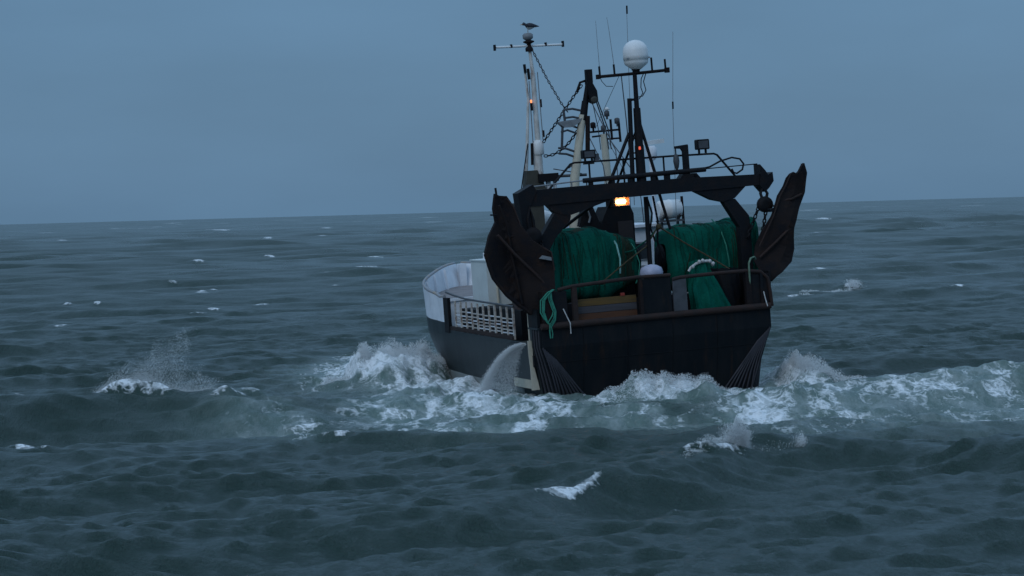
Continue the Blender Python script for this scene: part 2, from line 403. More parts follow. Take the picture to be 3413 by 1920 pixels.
# life raft canister on its cradle, starboard
lr = obj('life_raft', MB().lathe([(.25, -.46), (.34, -.42), (.36, -.06), (.37, -.05), (.37, .05), (.36, .06), (.34, .42), (.25, .46)], (4.18, 9, 6.16), 16, 'x'), M_CLEANWHITE, T)
mb = MB()
for x in (3.85, 4.5):
    mb.bar((x, 9, 5.2), (x, 9, 5.9), .07, .07); mb.bar((x, 8.65, 5.95), (x, 9.0, 5.74), .06, .08); mb.bar((x, 9.35, 5.95), (x, 9.0, 5.74), .06, .08)
mb.bar((3.7, 9, 5.72), (4.65, 9, 5.72), .5, .08)
obj('cradle', mb, M_DKGREY, lr)
obj('raft_post', MB().tube([(4.66, 8.8, 5.2), (4.64, 8.8, 6.62)], .055, 6), M_DKRUST, T)

# dark exhaust casing between the net drums
cs = obj('exhaust_casing', MB().prism([(-.1, 2.1), (-.1, 6.0), (.15, 6.5), (1.0, 6.5), (1.12, 6.2), (1.12, 2.1)], 4.6, 5.7), M_BLACK, T)
obj('casing_panel', MB().box(.48, 1.05, 4.55, 4.595, 4.9, 5.95), M_WARP, cs)
obj('exhaust_pipe', MB().tube([(.5, 5.2, 6.5), (.5, 5.2, 6.75)], .2, 10), M_BLACK, cs)
mb = MB(); mb.tube([(.62, 1.9, 6.8), (.60, 1.9, 2.6)], .09, 8); mb.tube([(1.0, 2.2, 6.8), (1.12, 2.2, 5.9), (1.05, 2.2, 5.2), (1.2, 2.2, 4.6)], .04, 6); mb.tube([(.72, 2.0, 6.7), (.85, 2.0, 6.2), (.75, 2.0, 5.7), (.9, 2.0, 5.2)], .035, 5)
obj('hydraulic_hose', mb, M_BLACK, T)
obj('winch_arm', MB().prism([(-1.1, 5.9), (-.95, 6.5), (-.55, 6.55), (-.35, 6.0), (.15, 5.6), (.1, 5.35)], 4.2, 4.5), M_BLACK, T)
obj('shackle', MB().tube([(-.95, 4.1, 6.35), (-.8, 4.1, 6.45), (-.72, 4.1, 6.2), (-.78, 4.1, 6.0)], .04, 5), M_GREY, T)

# net drum frames
for x in (-2.55, .55, 1.5, 4.86):
    obj('drum_flange', MB().lathe([(.12, -.03), (1.0 if abs(x) > 2 else .5, -.03), (1.0 if abs(x) > 2 else .5, .03), (.12, .03)], (x, 3.2, 4.55), 28, 'x'), M_BLACK, T)
    obj('drum_stand', MB().bar((x, 3.2, 2.05), (x, 3.2, 4.5), .10, .25), M_BLACK, T)

# stern rail, sill, posts, gate plates, wash boards
sl = obj('stern_sill', MB().tube([(-4.2 + .84 * i, -.07 - .02 * (1 - ((i - 5) / 5) ** 2), 2.70 + .003 * i) for i in range(11)], .115, 8), M_RUST, T)
rl = obj('stern_rail', MB().tube([(-3.5, 0, 3.9), (-3.0, 0, 3.98), (-.65, 0, 4.10), (.60, 0, 4.08)], .065, 8).tube([(.66, 0, 3.92), (.95, 0, 3.97), (2.2, 0, 4.0), (3.4, 0, 4.0), (3.95, 0, 3.93), (4.2, 0, 3.7), (4.27, 0, 3.2), (4.30, 0, 2.7)], .065, 8), M_RUST, T)
for x0, x1, y0, y1, z1, m in ((-4.1, -3.72, -.12, .3, 3.88, M_DKRUST), (-3.70, -3.2, -.02, .2, 3.85, M_BLACK), (-3.0, -2.83, -.06, .1, 3.95, M_RUST), (-.58, -.46, -.08, .08, 4.05, M_DKRUST), (3.36, 3.56, -.06, .12, 3.96, M_DKRUST), (3.9, 4.0, -.05, .05, 3.9, M_BLACK)):
    obj('rail_post', MB().box(x0, x1, y0, y1, 2.62, z1), m, rl)
obj('gate_plate', MB().box(-.44, .60, .0, .07, 2.66, 4.02), M_TRANSOM, rl)
obj('gate_plate', MB().box(.66, 1.16, -.03, .05, 2.66, 3.93), M_DKGREY, rl)
obj('corner_plate', MB().box(3.58, 4.24, .02, .10, 2.66, 3.85), M_BLACK, rl)
for z0, z1, m in ((2.72, 3.0, M_PLANK_R), (3.015, 3.245, M_PLANK_G), (3.26, 3.50, M_PLANK_Y)):
    obj('wash_board', MB().box(-2.80, -.60, .25, .31, z0, z1), m, rl)
obj('board_stop', MB().box(-1.15, -1.02, .22, .33, 3.505, 3.60), mat('red_paint', (.22, .03, .02)), rl)
obj('stern_bulkhead', MB().box(-3.9, 4.1, 1.85, 1.93, 2.06, 3.3), M_BLACK, T)
# white capped mooring bollard
bl = obj('mushroom_vent', MB().lathe([(.22, 2.58), (.22, 3.95), (.36, 4.0), (.38, 4.1)], (.30, 1.0, 0), 14), M_RUST, T)
obj('vent_cap', MB().lathe([(.39, 4.10), (.41, 4.18), (.36, 4.34), (.2, 4.43), (.03, 4.46)], (.30, 1.0, 0), 16), M_BLUEWHITE, bl)

# ---------------------------------------------------------------- gantry
ga = obj('gantry', MB().prism([(-4.22, 6.76), (-4.22, 7.22), (-3.9, 7.32), (-1, 7.36), (2.2, 7.35), (5.0, 7.29), (5.0, 6.92), (2.3, 6.87), (-.6, 6.83)], 1.25, 1.75), M_BLACK, T)
obj('gusset', MB().prism([(-3.2, 6.775), (-2.95, 6.5), (-2.65, 6.40), (-2.36, 6.38), (-.75, 6.828), (-3.2, 6.78)], 1.30, 1.70), M_BLACK, ga)
obj('gusset', MB().prism([(2.25, 6.868), (2.9, 6.52), (3.3, 6.42), (3.72, 6.52), (4.16, 6.91)], 1.30, 1.70), M_BLACK, ga)
obj('leg', MB().prism([(-2.95, 6.49), (-2.38, 6.375), (-2.42, 6.2), (-3.0, 5.62), (-3.25, 5.2), (-3.25, 2.6), (-3.68, 2.6), (-3.68, 5.4), (-3.5, 5.72)], 1.32, 1.68), M_BLACK, ga)
obj('leg', MB().prism([(3.30, 6.415), (3.74, 6.50), (4.22, 5.88), (4.25, 5.5), (4.25, 2.6), (3.84, 2.6), (3.84, 5.5)], 1.32, 1.68), M_BLACK, ga)
obj('end_plate', MB().prism([(-4.28, 7.25), (-3.72, 7.52), (-3.6, 7.3), (-3.86, 6.79), (-3.84, 5.9), (-4.16, 5.78), (-4.24, 6.79)], 1.2, 1.8), M_BLACK, ga)
obj('end_plate', MB().prism([(4.72, 7.28), (4.72, 7.64), (4.92, 7.40), (5.0, 7.26), (5.18, 7.34), (5.20, 7.02), (5.02, 6.80), (4.86, 6.66), (4.66, 6.9)], 1.2, 1.8), M_BLACK, ga)
obj('diagonal_brace', MB().tube([(-1.15, 1.5, 6.86), (-1.75, 4.5, 5.8)], .06, 6), M_BLACK, ga)
obj('diagonal_brace', MB().tube([(.80, 1.5, 7.6), (1.32, 1.55, 5.6)], .055, 6), M_BLACK, ga)
obj('service_pipe', MB().tube([(-1.85, 1.32, 7.52), (2.70, 1.32, 7.60)], .085, 8), M_BLACK, ga)
for x in (-1.55, -.75, -.1, .75, 1.3, 2.3): obj('pipe_bracket', MB().box(x - .06, x + .06, 1.3, 1.5, 7.27, 7.5), M_BLACK, ga)
obj('davit_foot', MB().prism([(1.6, 7.2), (1.85, 7.5), (2.35, 7.5), (2.6, 7.2)], 1.3, 1.7), M_BLACK, ga)
gr = obj('guard_rail', MB().tube([(-2.98, 1.7, 7.30), (-2.14, 1.7, 8.12), (-2.0, 1.7, 8.16), (1.67, 1.7, 8.15), (3.2, 1.7, 8.13), (3.32, 1.7, 8.08), (3.95, 1.7, 7.30)], .04, 6), M_BLACK, T)
for x in (-1.46, -.2, 1.3): obj('stanchion', MB().tube([(x, 1.7, 7.3), (x, 1.7, 8.14)], .035, 6), M_BLACK, gr)
obj('wire_line', MB().tube([(2.7, 1.5, 7.62), (3.8, 1.5, 7.64), (4.74, 1.5, 7.66)], .02, 5), M_BLACK, gr)
obj('walkway_rail', MB().tube([(-3.65, 1.4, 7.44), (-2.0, 1.4, 7.52), (-.3, 1.4, 7.5)], .03, 6), M_GREY, gr)
for x in (-2.9, -2.25, -1.7): obj('stanchion', MB().tube([(x, 1.4, 7.28), (x, 1.4, 7.5)], .025, 5), M_GREY, gr)
# work lamps
def floodlight(x, z, w, h, lit=False):
    yy = 1.55
    f = obj('floodlight', MB().prism([(x - w / 2, z + .03), (x - w / 2 + .03, z), (x + w / 2 - .03, z), (x + w / 2, z + .03), (x + w / 2, z + h - .03), (x + w / 2 - .03, z + h), (x - w / 2 + .03, z + h), (x - w / 2, z + h - .03)], yy - .13, yy + .13), M_BLACK, T)
    obj('lens', MB().box(x - w / 2 + .05, x + w / 2 - .05, yy - .15, yy - .132, z + .05, z + h - .05), M_DKGREY, f)
    obj('bracket', MB().box(x - w / 2 + .08, x - w / 2 + .13, yy - .05, yy + .05, z - .13, z).box(x + w / 2 - .13, x + w / 2 - .08, yy - .05, yy + .05, z - .13, z).box(x - w / 2 + .05, x + w / 2 - .05, yy - .08, yy + .08, z - .20, z - .135), M_BLACK, f)
floodlight(-1.52, 8.27, .46, .30); floodlight(2.72, 8.30, .46, .36)
obj('lamp_box', MB().box(-1.31, -1.16, 1.45, 1.65, 8.15, 8.42), M_DKGREY, T)
wl = obj('lit_floodlight', MB().prism([(-.92, 6.57), (-.92, 6.84), (-.36, 6.84), (-.36, 6.57)], 1.02, 1.22), M_BLACK, T)
ib = [(-.83, .96, 6.63), (-.45, .96, 6.63), (-.45, .96, 6.79), (-.83, .96, 6.79)]; ob = [(-.90, .86, 6.57), (-.38, .86, 6.57), (-.38, .86, 6.85), (-.90, .86, 6.85)]
obj('glow_bowl', MB().add(ib + ob + [(x, y + .02, z) for x, y, z in ob], [(i, (i + 1) % 4, (i + 1) % 4 + 4, i + 4) for i in range(4)] + [(i + 4, (i + 1) % 4 + 4, (i + 1) % 4 + 8, i + 8) for i in range(4)]), mat('painted_glow', (.55, .18, .035), rough=.45), wl)  # bowl added round the lens, its orange colour stands in for the lamp's halo
obj('glowing_lens', MB().prism([(-.77, 6.64), (-.81, 6.68), (-.81, 6.74), (-.77, 6.775), (-.70, 6.785), (-.58, 6.785), (-.51, 6.775), (-.47, 6.74), (-.47, 6.68), (-.51, 6.64)], .96, 1.018), M_LAMP, wl)
# small davit
dv = obj('davit', MB().box(1.96, 2.15, 1.42, 1.6, 7.5, 8.5).prism([(1.68, 8.40), (1.68, 8.48), (2.14, 8.52), (2.14, 8.2), (2.0, 8.2), (1.9, 8.38)], 1.43, 1.59), M_BLACK, T)
obj('davit_wire', MB().tube([(1.70, 1.5, 8.42), (1.70, 1.5, 8.2)], .025, 5), M_BLACK, dv)
obj('davit_block', MB().lathe([(.03, 7.64), (.08, 7.75), (.115, 7.95), (.10, 8.1), (.05, 8.2)], (1.70, 1.5, 0), 10), M_DKGREY, dv)
# looped hose on the starboard end
obj('loop_hose', MB().tube([(2.5, 1.4, 7.62), (2.9, 1.4, 7.68), (3.3, 1.4, 7.85), (3.75, 1.4, 7.95), (4.05, 1.4, 7.88), (4.18, 1.4, 7.7), (4.12, 1.4, 7.5), (3.9, 1.4, 7.38), (3.78, 1.4, 7.42), (3.72, 1.4, 7.55)], .035, 6), M_BLACK, T)

# ---------------------------------------------------------------- black aerial mast on the gantry
bm_ = obj('aerial_mast', MB().tube([(.36, 1.5, 7.2), (.36, 1.5, 8.6)], .18, 10, .165).tube([(.36, 1.5, 8.6), (.37, 1.5, 9.9)], .15, 10, .13).tube([(.37, 1.5, 9.9), (.38, 1.5, 11.2)], .09, 10, .075), M_BLACK, T)
obj('crossbar', MB().tube([(-.98, 1.5, 11.06), (.38, 1.5, 11.10), (1.6, 1.5, 11.15)], .055, 8).box(-1.03, -.93, 1.42, 1.58, 10.98, 11.14).box(1.52, 1.66, 1.42, 1.58, 11.06, 11.24), M_DKRUST, bm_)
for x, z0, z1 in ((-.90, 11.08, 11.42), (-.36, 11.1, 11.46), (1.04, 11.1, 11.62), (1.54, 11.1, 11.54)):
    obj('aerial_stub', MB().tube([(x, 1.5, z0), (x - .01, 1.5, z1)], .038, 6), M_BLACK, bm_)
obj('mast_spar', MB().tube([(.34, 1.5, 10.20), (.16, 1.5, 10.20)], .05, 6).tube([(.12, 1.5, 10.25), (.03, 1.5, 7.3)], .085, 8), M_BLACK, bm_)
obj('spar_strut', MB().tube([(.06, 1.5, 8.75), (.34, 1.5, 9.0)], .04, 6).tube([(.06, 1.5, 8.35), (.3, 1.5, 8.35)], .03, 6), M_BLACK, bm_)
obj('mast_brace', MB().tube([(.02, 1.5, 9.05), (-.86, 1.5, 7.3)], .06, 6), M_BLACK, bm_)
obj('mast_brace', MB().tube([(.44, 1.5, 9.36), (.95, 1.5, 7.3)], .06, 6), M_BLACK, bm_)
obj('mast_brace', MB().tube([(.36, 1.6, 9.2), (.2, 4.6, 6.5)], .05, 6), M_BLACK, bm_)
obj('aerial_cable', MB().tube([(.72, 1.5, 11.1), (.60, 1.48, 10.9), (.56, 1.46, 10.6), (.62, 1.46, 10.4), (.46, 1.46, 10.2)], .018, 5).tube([(.80, 1.5, 11.1), (.68, 1.48, 10.8), (.74, 1.46, 10.5), (.6, 1.46, 10.3), (.45, 1.46, 10.28)], .018, 5)
    .tube([(-.9, 1.5, 11.04), (-.85, 1.5, 10.9), (-.7, 1.5, 10.72), (-.45, 1.5, 10.7)], .012, 4), M_BLACK, bm_)
obj('red_lamp', MB().lathe([(.035, 0), (.045, .04), (.035, .11)], (.30, 1.30, 8.45), 8), M_REDLAMP2, bm_)
rd = obj('radome', MB().lathe([(.08, 11.2), (.16, 11.24), (.40, 11.42), (.425, 11.50), (.425, 11.58), (.44, 11.585), (.445, 11.72), (.44, 11.9), (.40, 12.03), (.31, 12.15), (.18, 12.23), (.04, 12.26)], (.46, 1.5, 0), 24), M_CLEANWHITE, T)
for a in (215, 325): obj('rim_bracket', MB().box(-.07, .07, -.02, .02, -.025, .025).mesh and MB().bar((.46 + .45 * cos(radians(a)) - .06, 1.5 + .45 * sin(radians(a)), 11.62), (.46 + .45 * cos(radians(a)) + .06, 1.5 + .45 * sin(radians(a)), 11.62), .03, .05), M_GREY, rd)
obj('radome_foot', MB().lathe([(.13, 11.1), (.13, 11.2), (.17, 11.24)], (.44, 1.5, 0), 12), M_BLACK, rd)
# whip aerials
for pts, sl_ in (([(2.50, 4, 5.5), (2.67, 4, 9.8), (2.88, 4, 12.6)], (9.84, 10.1, 2.68)), ([(.95, 4, 6.5), (1.08, 4, 11.0), (1.18, 4, 13.6)], (13.33, 13.62, 1.18))):
    a = obj('whip_aerial', MB().tube(pts, .013, 5, .008), M_GREY, T)
    obj('aerial_coil', MB().tube([(sl_[2], 4, sl_[0]), (sl_[2] + .01, 4, sl_[1])], .032, 6), M_BLACK, a)
a = obj('whip_aerial', MB().tube([(-.36, 1.5, 11.4), (-.45, 1.5, 12.6), (-.5, 1.5, 13.1)], .012, 5, .006), M_GREY, T)
obj('whip_aerial', MB().tube([(-.90, 1.5, 11.4), (-.92, 1.5, 13.0)], .010, 5, .006), M_GREY, T)
obj('stay_wire', MB().tube([(-.12, 1.5, 11.1), (-.05, 1.5, 9.5), (.0, 1.5, 7.6)], .020, 5), M_DKGREY, T)
obj('stay_wire', MB().tube([(-.2, 1.5, 11.05), (2.1, 10.9, 9.4)], .010, 4), M_DKGREY, T)

# ---------------------------------------------------------------- white fore mast with A-frame leg
wm = obj('fore_mast', MB().tube([(-1.27, 8, 6.85), (-1.22, 8, 9.05)], .21, 12, .15).tube([(-1.19, 8, 9.05), (-1.20, 8, 11.6)], .105, 10, .092).tube([(-1.20, 8, 11.6), (-1.26, 8, 12.55)], .072, 10, .062), M_MAST, T)
obj('collar', MB().lathe([(.19, 8.55), (.23, 8.6), (.23, 9.0), (.15, 9.1)], (-1.21, 8, 0), 12), M_CLEANWHITE, wm)
obj('mast_leg', MB().tube([(-1.93, 7.8, 6.8), (-1.62, 8, 8.9), (-1.45, 8, 10.6), (-1.50, 8, 11.75)], .075, 8, .042), M_MAST, wm)
obj('leg_cap', MB().tube([(-1.50, 7.95, 11.6), (-1.52, 7.95, 11.92)], .055, 6).tube([(-1.38, 7.92, 11.35), (-1.40, 7.92, 11.75)], .055, 6), M_BLACK, wm)
obj('ladder_rail', MB().tube([(-1.42, 7.9, 8.6), (-1.40, 7.9, 11.3)], .02, 5).tube([(-1.02, 7.9, 9.1), (-1.05, 7.9, 11.6)], .018, 5), M_GREY, wm)
obj('lamp_bracket', MB().tube([(-1.39, 7.85, 10.2), (-1.39, 7.85, 10.48)], .05, 6).tube([(-1.0, 7.9, 10.3), (-1.0, 7.9, 10.6)], .04, 6).tube([(-.98, 7.9, 9.2), (-.98, 7.9, 9.45)], .04, 6).tube([(-1.5, 7.9, 8.2), (-1.46, 7.9, 9.0)], .055, 6), M_DKRUST, wm)
obj('orange_lamp', MB().lathe([(.03, 10.485), (.04, 10.52), (.04, 10.57), (.02, 10.60)], (-1.39, 7.85, 0), 8), M_REDLAMP, wm)
obj('mast_crossbar', MB().tube([(-2.58, 8, 12.60), (.03, 8, 12.57)], .042, 8), M_CLEANWHITE, wm)
for x in (-2.6, .05): obj('bar_end', MB().box(x - .03, x + .03, 7.93, 8.07, 12.48, 12.70), M_BLACK, wm)
for x in (-1.96, -.62): obj('bar_clip', MB().box(x - .03, x + .03, 7.94, 8.06, 12.55, 12.68), M_DKRUST, wm)
obj('mast_lantern', MB().lathe([(.14, 12.38), (.15, 12.5), (.08, 12.56), (.08, 12.66), (.21, 12.72), (.21, 12.76), (.09, 12.80)], (-1.27, 8, 0), 12), M_DKRUST, wm)
obj('lantern_glass', MB().lathe([(.10, 12.80), (.19, 12.86), (.20, 13.0), (.12, 13.06)], (-1.29, 8, 0), 12), M_GREY, wm)
obj('mast_stay', MB().tube([(-1.62, 7.9, 9.0), (-2.2, 7.5, 7.0), (-2.4, 7.4, 6.2)], .022, 5), M_BLACK, wm)
obj('olive_winch', MB().prism([(-1.95, 7.2), (-1.85, 8.0), (-1.45, 8.0), (-1.1, 7.2), (-.9, 6.9), (-1.9, 6.9)], 7.5, 7.95), M_OLIVE, wm)
obj('mast_casing', MB().box(-2.45, -1.3, 7.5, 8.6, 2.06, 6.7).box(-2.45, -.6, 7.45, 8.65, 6.705, 6.84), M_OLIVE, wm)
obj('mast_platform', MB().box(-1.45, -.68, 7.4, 7.9, 7.55, 7.85), M_BLACK, wm)
obj('platform_spar', MB().tube([(-.7, 7.6, 7.72), (.35, 7.2, 7.70)], .06, 6).tube([(-.8, 7.6, 8.0), (.2, 7.3, 7.75)], .02, 5), M_DKGREY, wm)
obj('platform_post', MB().tube([(-1.0, 7.65, 6.8), (-1.02, 7.65, 7.55)], .10, 8).tube([(-.75, 7.65, 6.8), (-.77, 7.65, 7.55)], .07, 8), M_WHITE, wm)
# leaning derrick boom
bo = obj('derrick_boom', MB().tube([(-.35, 7, 5.6), (-.20, 7, 7.6), (.28, 7, 9.9)], .21, 12, .14), M_CREAM, T)
obj('boom_tip', MB().tube([(.28, 7, 9.7), (.42, 7, 10.4)], .15, 10, .13).tube([(.42, 7, 10.4), (.58, 7, 11.1)], .10, 8, .09).box(.50, .74, 6.9, 7.1, 11.05, 11.55), M_BLACK, bo)
obj('rust_sleeve', MB().tube([(.33, 6.9, 8.4), (.44, 6.9, 9.85)], .09, 8), M_DKRUST, bo)
obj('boom_block', MB().prism([(.52, 10.6), (.50, 11.15), (.68, 11.1), (.86, 10.75), (.88, 10.4), (.72, 10.28), (.58, 10.35)], 6.85, 7.15), M_BLACK, bo)
obj('block_sheave', MB().lathe([(.05, -.05), (.13, -.05), (.13, .05), (.05, .05)], (.70, 6.80, 10.42), 12, 'y'), M_OLIVE, bo)
obj('topping_lift', chain_mb([(.40, 7.2, 11.0), (.1, 7.3, 10.62), (-1.05, 7.8, 9.0)], .15, .085, .030), M_BLACK, bo)
obj('lift_bar', MB().tube([(.52, 7.1, 11.15), (.34, 7.2, 11.1), (.2, 7.25, 10.75)], .05, 6), M_BLACK, bo)
obj('fore_stay', chain_mb([(-1.22, 7.9, 12.5), (-.75, 7.7, 11.3), (-.35, 7.5, 10.4), (-.15, 7.4, 10.05)], .14, .06, .026), M_DKGREY, bo)
obj('slack_chain', chain_mb(arc((-1.05, 7.8, 8.5), (.15, 7.1, 9.45), .28, 10), .16, .085, .030), M_BLACK, bo)
mb = MB()
for z in (10.05, 9.75): mb.tube([(.28, 7, z), (-.1, 7, z + .10), (-.45, 7, z + .08)], .045, 6)
for z in (9.52, 9.3): mb.tube([(.10, 7, z - .1), (-.35, 7, z + .08), (-.6, 7, z + .02)], .04, 6)
for z in (8.65, 8.45): mb.tube([(-.05, 7, z - .1), (-.45, 7, z + .06), (-.75, 7, z + .1)], .045, 6)
mb.tube([(-.45, 7, 10.13), (-.42, 7, 9.7)], .05, 6); mb.tube([(-.52, 7, 9.6), (-.62, 7, 8.7)], .05, 6); mb.tube([(-.22, 7, 8.12), (-.42, 7, 8.0)], .04, 6)
obj('boom_ladder', mb, M_DKGREY, bo)
obj('boom_shelf', MB().prism([(-.75, 9.70), (.2, 9.78), (.1, 9.64), (-.15, 9.48), (-.5, 9.48)], 6.85, 7.15), M_GREY, bo)
obj('fall_rope', MB().tube([(.62, 6.9, 10.35), (.75, 5, 8.5), (.62, 4.6, 6.6)], .02, 5).tube([(.80, 6.9, 10.4), (1.5, 8, 9.3), (2.1, 9.5, 8.6)], .024, 5).tube([(.86, 6.9, 10.4), (1.6, 8, 9.3), (2.2, 9.5, 8.6)], .024, 5).tube([(.66, 6.9, 10.35), (1.2, 8, 9.4), (1.6, 9, 8.6)], .016, 5), M_DKGREY, bo)
# light mast with navigation lanterns on the wheelhouse
lm = obj('light_mast', MB().tube([(2.52, 11, 5.66), (2.52, 11, 7.5), (2.47, 11, 9.2)], .17, 10, .14), M_CREAM, T)
obj('light_yard', MB().tube([(1.75, 11, 9.30), (3.15, 11, 9.33)], .045, 6).tube([(2.0, 11, 9.12), (2.4, 11, 9.14)], .04, 6).tube([(2.4, 11, 9.0), (3.12, 11, 9.0)], .04, 6).tube([(3.14, 11, 8.85), (3.12, 11, 9.6)], .05, 6).tube([(2.8, 11, 8.95), (2.79, 11, 9.75)], .05, 6), M_DKRUST, lm)
for x, z in ((2.03, 9.34), (2.62, 9.75), (3.02, 9.45), (2.45, 9.2)):
    obj('lantern', MB().lathe([(.04, z), (.04, z + .10), (.11, z + .12), (.11, z + .30), (.05, z + .34)], (x, 10.9, 0), 8), M_DKRUST if x < 2.3 else M_DKGREY, lm)
obj('lantern_top', MB().lathe([(.08, 10.1), (.13, 10.13), (.04, 10.22)], (2.64, 10.9, 0), 10), M_CLEANWHITE, lm)
obj('mast_wire', MB().tube([(1.75, 11, 9.4), (1.65, 9, 8.0), (1.5, 8, 6.2)], .02, 5).tube([(2.65, 10.9, 9.0), (3.4, 10, 7.4), (3.5, 10, 5.7)], .02, 5).tube([(2.55, 10.9, 9.0), (3.0, 10, 7.4), (3.0, 10, 5.7)], .014, 4), M_DKGREY, lm)
ra = obj('radar', MB().tube([(4.34, 11, 5.66), (4.34, 11, 8.1)], .09, 8).lathe([(.12, 8.05), (.22, 8.15), (.24, 8.5), (.16, 8.62)], (4.36, 11, 0), 12), M_WHITE, T)
obj('scanner', MB().bar((3.85, 10.9, 8.72), (4.95, 11.2, 8.78), .20, .16), M_CLEANWHITE, ra)

# ================================================================== THINGS HUNG ON OR CARRIED BY THE TRAWLER
def door_mesh(outline, ridge0, ridge1, depth, y, th, sgn):
    """bent oval steel plate: triangulated outline folded about a ridge line"""
    bm = bmesh.new()
    n = len(outline); den = []
    for i in range(n):
        a = Vector((*outline[i], 0)); b = Vector((*outline[(i + 1) % n], 0)); k = max(1, int((b - a).length / .25))
        for j in range(k): den.append(a.lerp(b, j / k))
    vs = [bm.verts.new(p) for p in den]
    es = [bm.edges.new((vs[i], vs[(i + 1) % len(vs)])) for i in range(len(vs))]
    bmesh.ops.triangle_fill(bm, use_beauty=True, edges=es)
    for _ in range(2):
        inner = [e for e in bm.edges if not e.is_boundary and e.calc_length() > .3]
        bmesh.ops.subdivide_edges(bm, edges=inner, cuts=1); bmesh.ops.triangulate(bm, faces=bm.faces[:])
    r0 = Vector(ridge0); r1 = Vector(ridge1); d = (r1 - r0).normalized(); nrm = Vector((-d.y, d.x))
    for v in bm.verts:
        q = (Vector((v.co.x, v.co.y)) - r0); s = q.dot(nrm); t = q.dot(d)
        v.co = Vector((v.co.x, y + depth * min(1.2, abs(s)) ** 1.0 + .05 * sin(t * 3), v.co.y))
    bmesh.ops.recalc_face_normals(bm, faces=bm.faces[:])
    bmesh.ops.solidify(bm, geom=bm.faces[:], thickness=th)
    vs = [tuple(v.co) for v in bm.verts]; bm.verts.index_update(); fs = [tuple(l.vert.index for l in f.loops) for f in bm.faces]
    bm.free(); m = MB(); m.add(vs, fs, False); return m
POUT = [(-5.23, 7.30), (-5.33, 6.80), (-5.28, 6.36), (-5.62, 5.92), (-5.84, 5.37), (-5.74, 4.9), (-5.58, 4.46), (-5.11, 3.84), (-4.7, 3.4), (-4.31, 3.15), (-3.9, 3.2), (-3.53, 3.5), (-3.46, 4.57), (-3.52, 5.19), (-4.12, 5.62), (-4.42, 6.15), (-4.60, 6.80), (-4.82, 7.18), (-5.05, 7.22)]
td = thing('trawl_door', 'rusty otter board hung from the gantry end beside the white deck locker', 'trawl door', (-4.5, .6, 3.2), 'trawl doors on the gantry')
obj('door_plate', door_mesh(POUT, (-5.0, 7.2), (-4.75, 3.2), -.50, .85, .09, -1), M_DKRUST, td)
obj('door_brace', MB().tube([(-5.35, .42, 5.9), (-4.75, .52, 5.2), (-4.1, .45, 4.5), (-3.6, .40, 3.9)], .055, 6), M_RUST, td)
obj('door_brace', MB().tube([(-5.2, .5, 6.9), (-4.95, .58, 6.2), (-4.85, .62, 5.2), (-4.6, .6, 3.5)], .05, 6), M_DKRUST, td)
obj('worn_edge', MB().tube([(-4.82, .78, 7.12), (-4.62, .72, 6.8), (-4.44, .62, 6.15), (-4.14, .46, 5.62), (-3.56, .20, 5.19), (-3.5, .18, 4.57)], .03, 5), M_RUST, td)
obj('door_shoe', MB().tube([(-5.82, .45, 5.3), (-5.58, .5, 4.46), (-5.11, .6, 3.84), (-4.31, .68, 3.15), (-3.9, .5, 3.2)], .07, 6), M_DKRUST, td)
obj('towing_bracket', MB().prism([(-3.95, 5.0), (-3.85, 5.1), (-3.5, 5.0), (-3.55, 4.9)], .2, .5), M_GREY, td)
obj('door_horn', MB().tube([(-5.2, .7, 7.2), (-5.22, .7, 7.5)], .04, 6).tube([(-5.5, .6, 6.6), (-5.28, .6, 6.58)], .03, 6), M_BLACK, td)
SOUT = [(6.05, 7.58), (6.17, 7.24), (6.12, 6.9), (6.04, 6.56), (5.73, 5.95), (5.50, 5.33), (5.49, 4.9), (5.50, 4.59), (5.37, 4.18), (4.95, 3.82), (4.58, 3.56), (4.3, 3.7), (4.05, 4.28), (4.16, 4.80), (4.4, 5.3), (4.75, 5.81), (4.89, 6.11), (5.05, 6.5), (5.28, 6.82), (5.40, 7.1), (5.52, 7.24), (5.66, 7.30), (5.76, 7.25), (5.83, 7.31), (5.95, 7.5)]
ts = thing('trawl_door', 'rusty otter board leaning outward over the open sea beyond the green net', 'trawl door', (4.8, .6, 3.6), 'trawl doors on the gantry')
obj('door_plate', door_mesh(SOUT, (5.7, 7.2), (4.9, 3.6), .30, .5, .10, 1), M_DKRUST, ts)
obj('door_brace', MB().tube([(4.2, .55, 4.4), (4.8, .42, 4.9), (5.3, .42, 5.3)], .05, 6), M_RUST, ts)
obj('door_brace', MB().tube([(5.1, .6, 6.3), (5.5, .42, 6.35), (5.9, .45, 6.5)], .05, 6), M_RUST, ts)
obj('worn_edge', MB().tube([(4.18, .46, 4.8), (4.77, .42, 5.81), (5.07, .42, 6.5), (5.30, .42, 6.82), (5.54, .44, 7.24)], .03, 5), M_RUST, ts)
obj('door_shoe', MB().tube([(6.06, .6, 7.56), (6.16, .6, 7.2), (6.04, .6, 6.56), (5.73, .58, 5.95), (5.50, .58, 5.33), (5.50, .62, 4.6), (5.37, .62, 4.18), (4.58, .62, 3.56)], .06, 6), M_DKRUST, ts)
obj('towing_bracket', MB().prism([(4.72, 5.95), (4.68, 6.05), (5.0, 6.1), (5.0, 5.98)], .5, .8), M_BLACK, ts)

